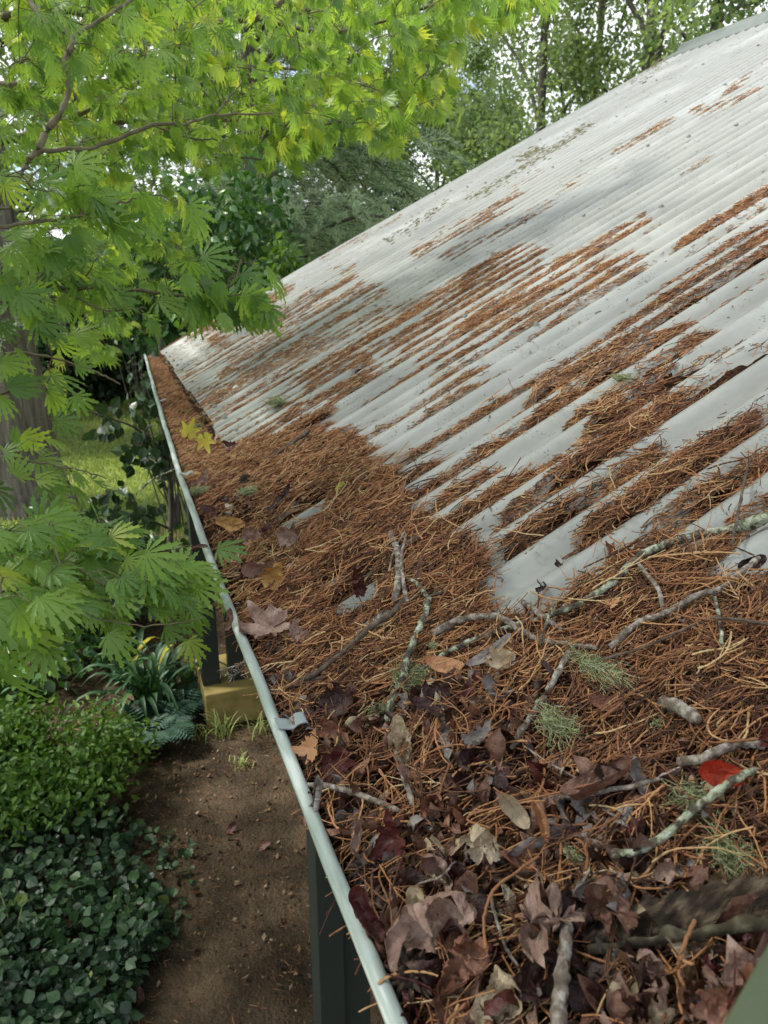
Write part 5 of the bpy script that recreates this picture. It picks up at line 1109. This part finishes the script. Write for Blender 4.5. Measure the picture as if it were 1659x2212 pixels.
shrub('dark_shrub', gq(90,1330)+[0,0,.35], (.8, .6, .38), 1500, .085, M['camellia'], 'low leafy plants in shade left of the strap leaved clump', rc=.45)
shrub('low_shrub', gq(60,1480)+[0,0,.18], (.45, .35, .18), 480, .085, M['camellia'], 'broad-leaved low plants on the orange soil at left', rc=.6)
shrub('low_shrub', gq(180,1400)+[0,0,.3], (.5, .4, .3), 700, .085, M['camellia'], 'mid green leafy plants left of the strap leaved clump', rc=.6)
shrub('box_shrub', gq(110,1745)+[0,0,.25], (.42, .42, .20), 5200, .038, M['bright'], 'low bright yellow-green shrub of tiny leaves at the left edge', clump=46, shell=.46, rc=.45)
shrub('box_shrub', gq(10,1720)+[0,0,.25], (.35, .42, .20), 3600, .038, M['bright'], 'low yellow-green shrub cut off by the left frame edge', clump=40, shell=.46, rc=.4)
# strappy clumps
def strappy(q, n, L_, label, col=.5, seed=0):
    b = ground_at(*q); root = empty('strap_leaf_plant', b, label, 'plant', None); lb = MB()
    for k in range(n):
        az = RN.random()*2*PI; sp = .25+.75*RN.random(); d = np.array([math.cos(az), math.sin(az), 0]); l = L_*(.7+.5*RN.random()); s = np.linspace(0, 1, 9)
        C = b+RN.normal(size=3)*[.04, .04, 0]+np.outer(s, d)*l*sp*.75+np.outer(s*1.25-s**2.2*(.55+.55*sp), [0, 0, 1])*l*.85; C[:, 2] = np.maximum(C[:, 2], .02); sd_ = np.cross(d, [0, 0, 1]); wd = .017*np.sin(PI*np.clip(s*.9+.08, 0, 1))**.5*(1-s**5*.8)
        V = np.stack([C-sd_*wd[:, None]+[0, 0, .006], C, C+sd_*wd[:, None]+[0, 0, .006]], 1).reshape(-1, 3); i = np.arange(27).reshape(9, 3)
        lb.add(V, np.stack([i[:-1, :-1], i[:-1, 1:], i[1:, 1:], i[1:, :-1]], -1).reshape(-1, 4), 1. if k == 3 else float(np.clip(col+.2*RN.normal(), 0, .85)))
    part(lb, 'leaves', M['strap'], root); return root
strappy((330,1530), 60, .72, 'large clump of arching strap leaves left of the verandah posts'); strappy((270,1470), 34, .6, 'strap leaved clump half hidden behind the lit maple leaves'); strappy((395,1500), 20, .5, 'strap leaves pressing against the yellow concrete block')
# fern
def fern(q, n, L_, label):
    b = ground_at(*q); root = empty('fern', b, label, 'fern'); lb = MB(); sb = MB()
    for k in range(n):
        az = RN.random()*2*PI; d = np.array([math.cos(az), math.sin(az), 0]); l = L_*(.7+.5*RN.random()); s = np.linspace(0, 1, 15)
        C = b+np.outer(s, d)*l*.8+np.outer(s*1.1-s**2*.85, [0, 0, 1])*l+[0, 0, .03]; tubes(sb, C, np.linspace(.003, .001, 15), 4, .3); sd_ = np.cross(d, [0, 0, 1])
        for j in range(2, 15):
            for sg in (-1, 1):
                w_ = l*.30*math.sin(PI*min(1, s[j]*.85+.12)); Xf, Yf, Zf = frames((sd_*sg+d*.45+[0, 0, -.15])[None], np.array([[0, 0, 1.]])); inst(lb, RH_V*[.7, 1, 1], RH_F, C[j:j+1], Xf, Yf, Zf, w_, np.array([RN.random()]))
    part(sb, 'fronds', M['fern'], root); part(lb, 'leaflets', M['fern'], root, False)
fern((345,1600), 16, .34, 'dark blue-green fern in front of the strap leaved clump'); fern((395,1565), 12, .3, 'fern beside the yellow concrete block'); fern((290,1620), 9, .26, 'small fern at the edge of the bare soil')
# ivy-like ground cover
IV = poly_samples([(-80,1600),(150,1690),(230,1740),(290,1850),(340,1900),(350,1990),(310,2060),(290,2140),(250,2240),(-80,2280)], 3300)
EX = poly_samples([(200,1700),(330,1760),(420,1800),(400,1950),(340,2040),(300,1900)], 130)
G = np.array([ground_at(a, b, .1) for a, b in np.vstack([IV, EX])]); n = len(G); G[:, 2] = .02+.17*RN.random(n)**1.1*(.35+1.1*fbm(G[:, 0]*4, G[:, 1]*4, 3)); G[len(IV):, 2] *= .45
Xf, Yf, Zf = frames(RN.normal(size=(n, 3))*[1, 1, .35]+[.1, -.3, -.1], unit(RN.normal(size=(n, 3))*.5+[0, -.1, 1])); lb = MB()
inst(lb, OV_V*[1.45, 1, 1], OV_T, G, Xf, Yf, Zf, .042*(.35+1.0*RN.random(n)), np.clip(.42+.5*(fbm(G[:, 0]*5, G[:, 1]*5, 31)-.5)+.2*RN.normal(size=n), 0, 1))
st = np.stack([G*[1, 1, 0]+[0, 0, .005]+RN.normal(size=(n, 3))*[.02, .02, 0], G], 1); tubes(lb, st, np.full((n, 2), .0013), 3, .1)
tag(lb.build('ground_cover', M['cover'], None, False), 'dark blue-green heart-leaved ground cover filling the lower left corner', 'ground cover', kind='stuff')
# weeds, brown leaves on the soil
def weed(q, n, h, label):
    b = ground_at(*q); mb = MB()
    for k in range(n):
        a = RN.random()*2*PI; l = h*(.5+.7*RN.random()); s = np.linspace(0, 1, 6); d = np.array([math.cos(a), math.sin(a), 0]); C = b+RN.normal(size=3)*[.03, .03, 0]+np.outer(s**1.6, d)*l*.6+np.outer(s-.35*s**3, [0, 0, 1])*l; sd_ = np.cross(d, [0, 0, 1]); wd = .0035*(1-s**3)
        V = np.stack([C-sd_*wd[:, None], C+sd_*wd[:, None]], 1).reshape(-1, 3); i = np.arange(12).reshape(6, 2); mb.add(V, np.stack([i[:-1, 0], i[:-1, 1], i[1:, 1], i[1:, 0]], -1), RN.random())
    tag(mb.build('grass_tuft', M['grass'], None, False, loc=b), label, 'weed')
weed((480,1590), 26, .22, 'grass weed growing at the foot of the yellow concrete block'); weed((560,1585), 22, .16, 'small grass weed between the concrete block and the gutter'); weed((525,1655), 40, .07, 'sparse low weeds on the bare soil'); weed((20,2050), 9, .3, 'thin upright blades in the lower left ground cover'); weed((440,1600), 14, .12, 'little weed left of the concrete block corner')
gl = ['brown','pale','wine','dark','rust']
for k, (q, lab) in enumerate([((570,1825),'pale tan fallen leaf lying alone on the path'),((420,2050),'brown leaf at the edge of the ground cover'),((500,1790),'small dark leaf on the path near the ground cover'),((395,1950),'fallen purple leaf under the ground cover edge'),((425,1930),'brown lobed leaf right of the fallen purple leaf'),((300,2150),'round brown leaf low in the lower left'),((660,1780),'curled dark leaf on the path close to the near post')]):
    p = ground_at(*q, .02); P, F, T, r = leaf_mesh(['torn','maple','oval'][k % 3], (1., .5), (1., 0), .15, k, 8, 40); Xf, Yf, Zf = frames(RN.normal(size=(1, 3)), np.array([[.1, -.1, 1.]])); V = p+.04*(P[:, 0:1]*Xf+P[:, 1:2]*Yf+P[:, 2:3]*Zf)
    mb = MB(); mb.add(V, F, r); mb.f.append(T); tag(mb.build('fallen_leaf', M[gl[k % 5]], None, True, loc=p), lab, 'dead leaf')
# concrete block under the posts
mb = MB(); box(mb, (.345, 3.93, -.02), (.98, 4.4, .235)); o = mb.build('concrete_block', M['concrete'], None, False, loc=(.35, 3.93, 0)); bevel(o, .012, 3); tag(o, 'yellow mossy concrete block under the verandah posts', 'block')
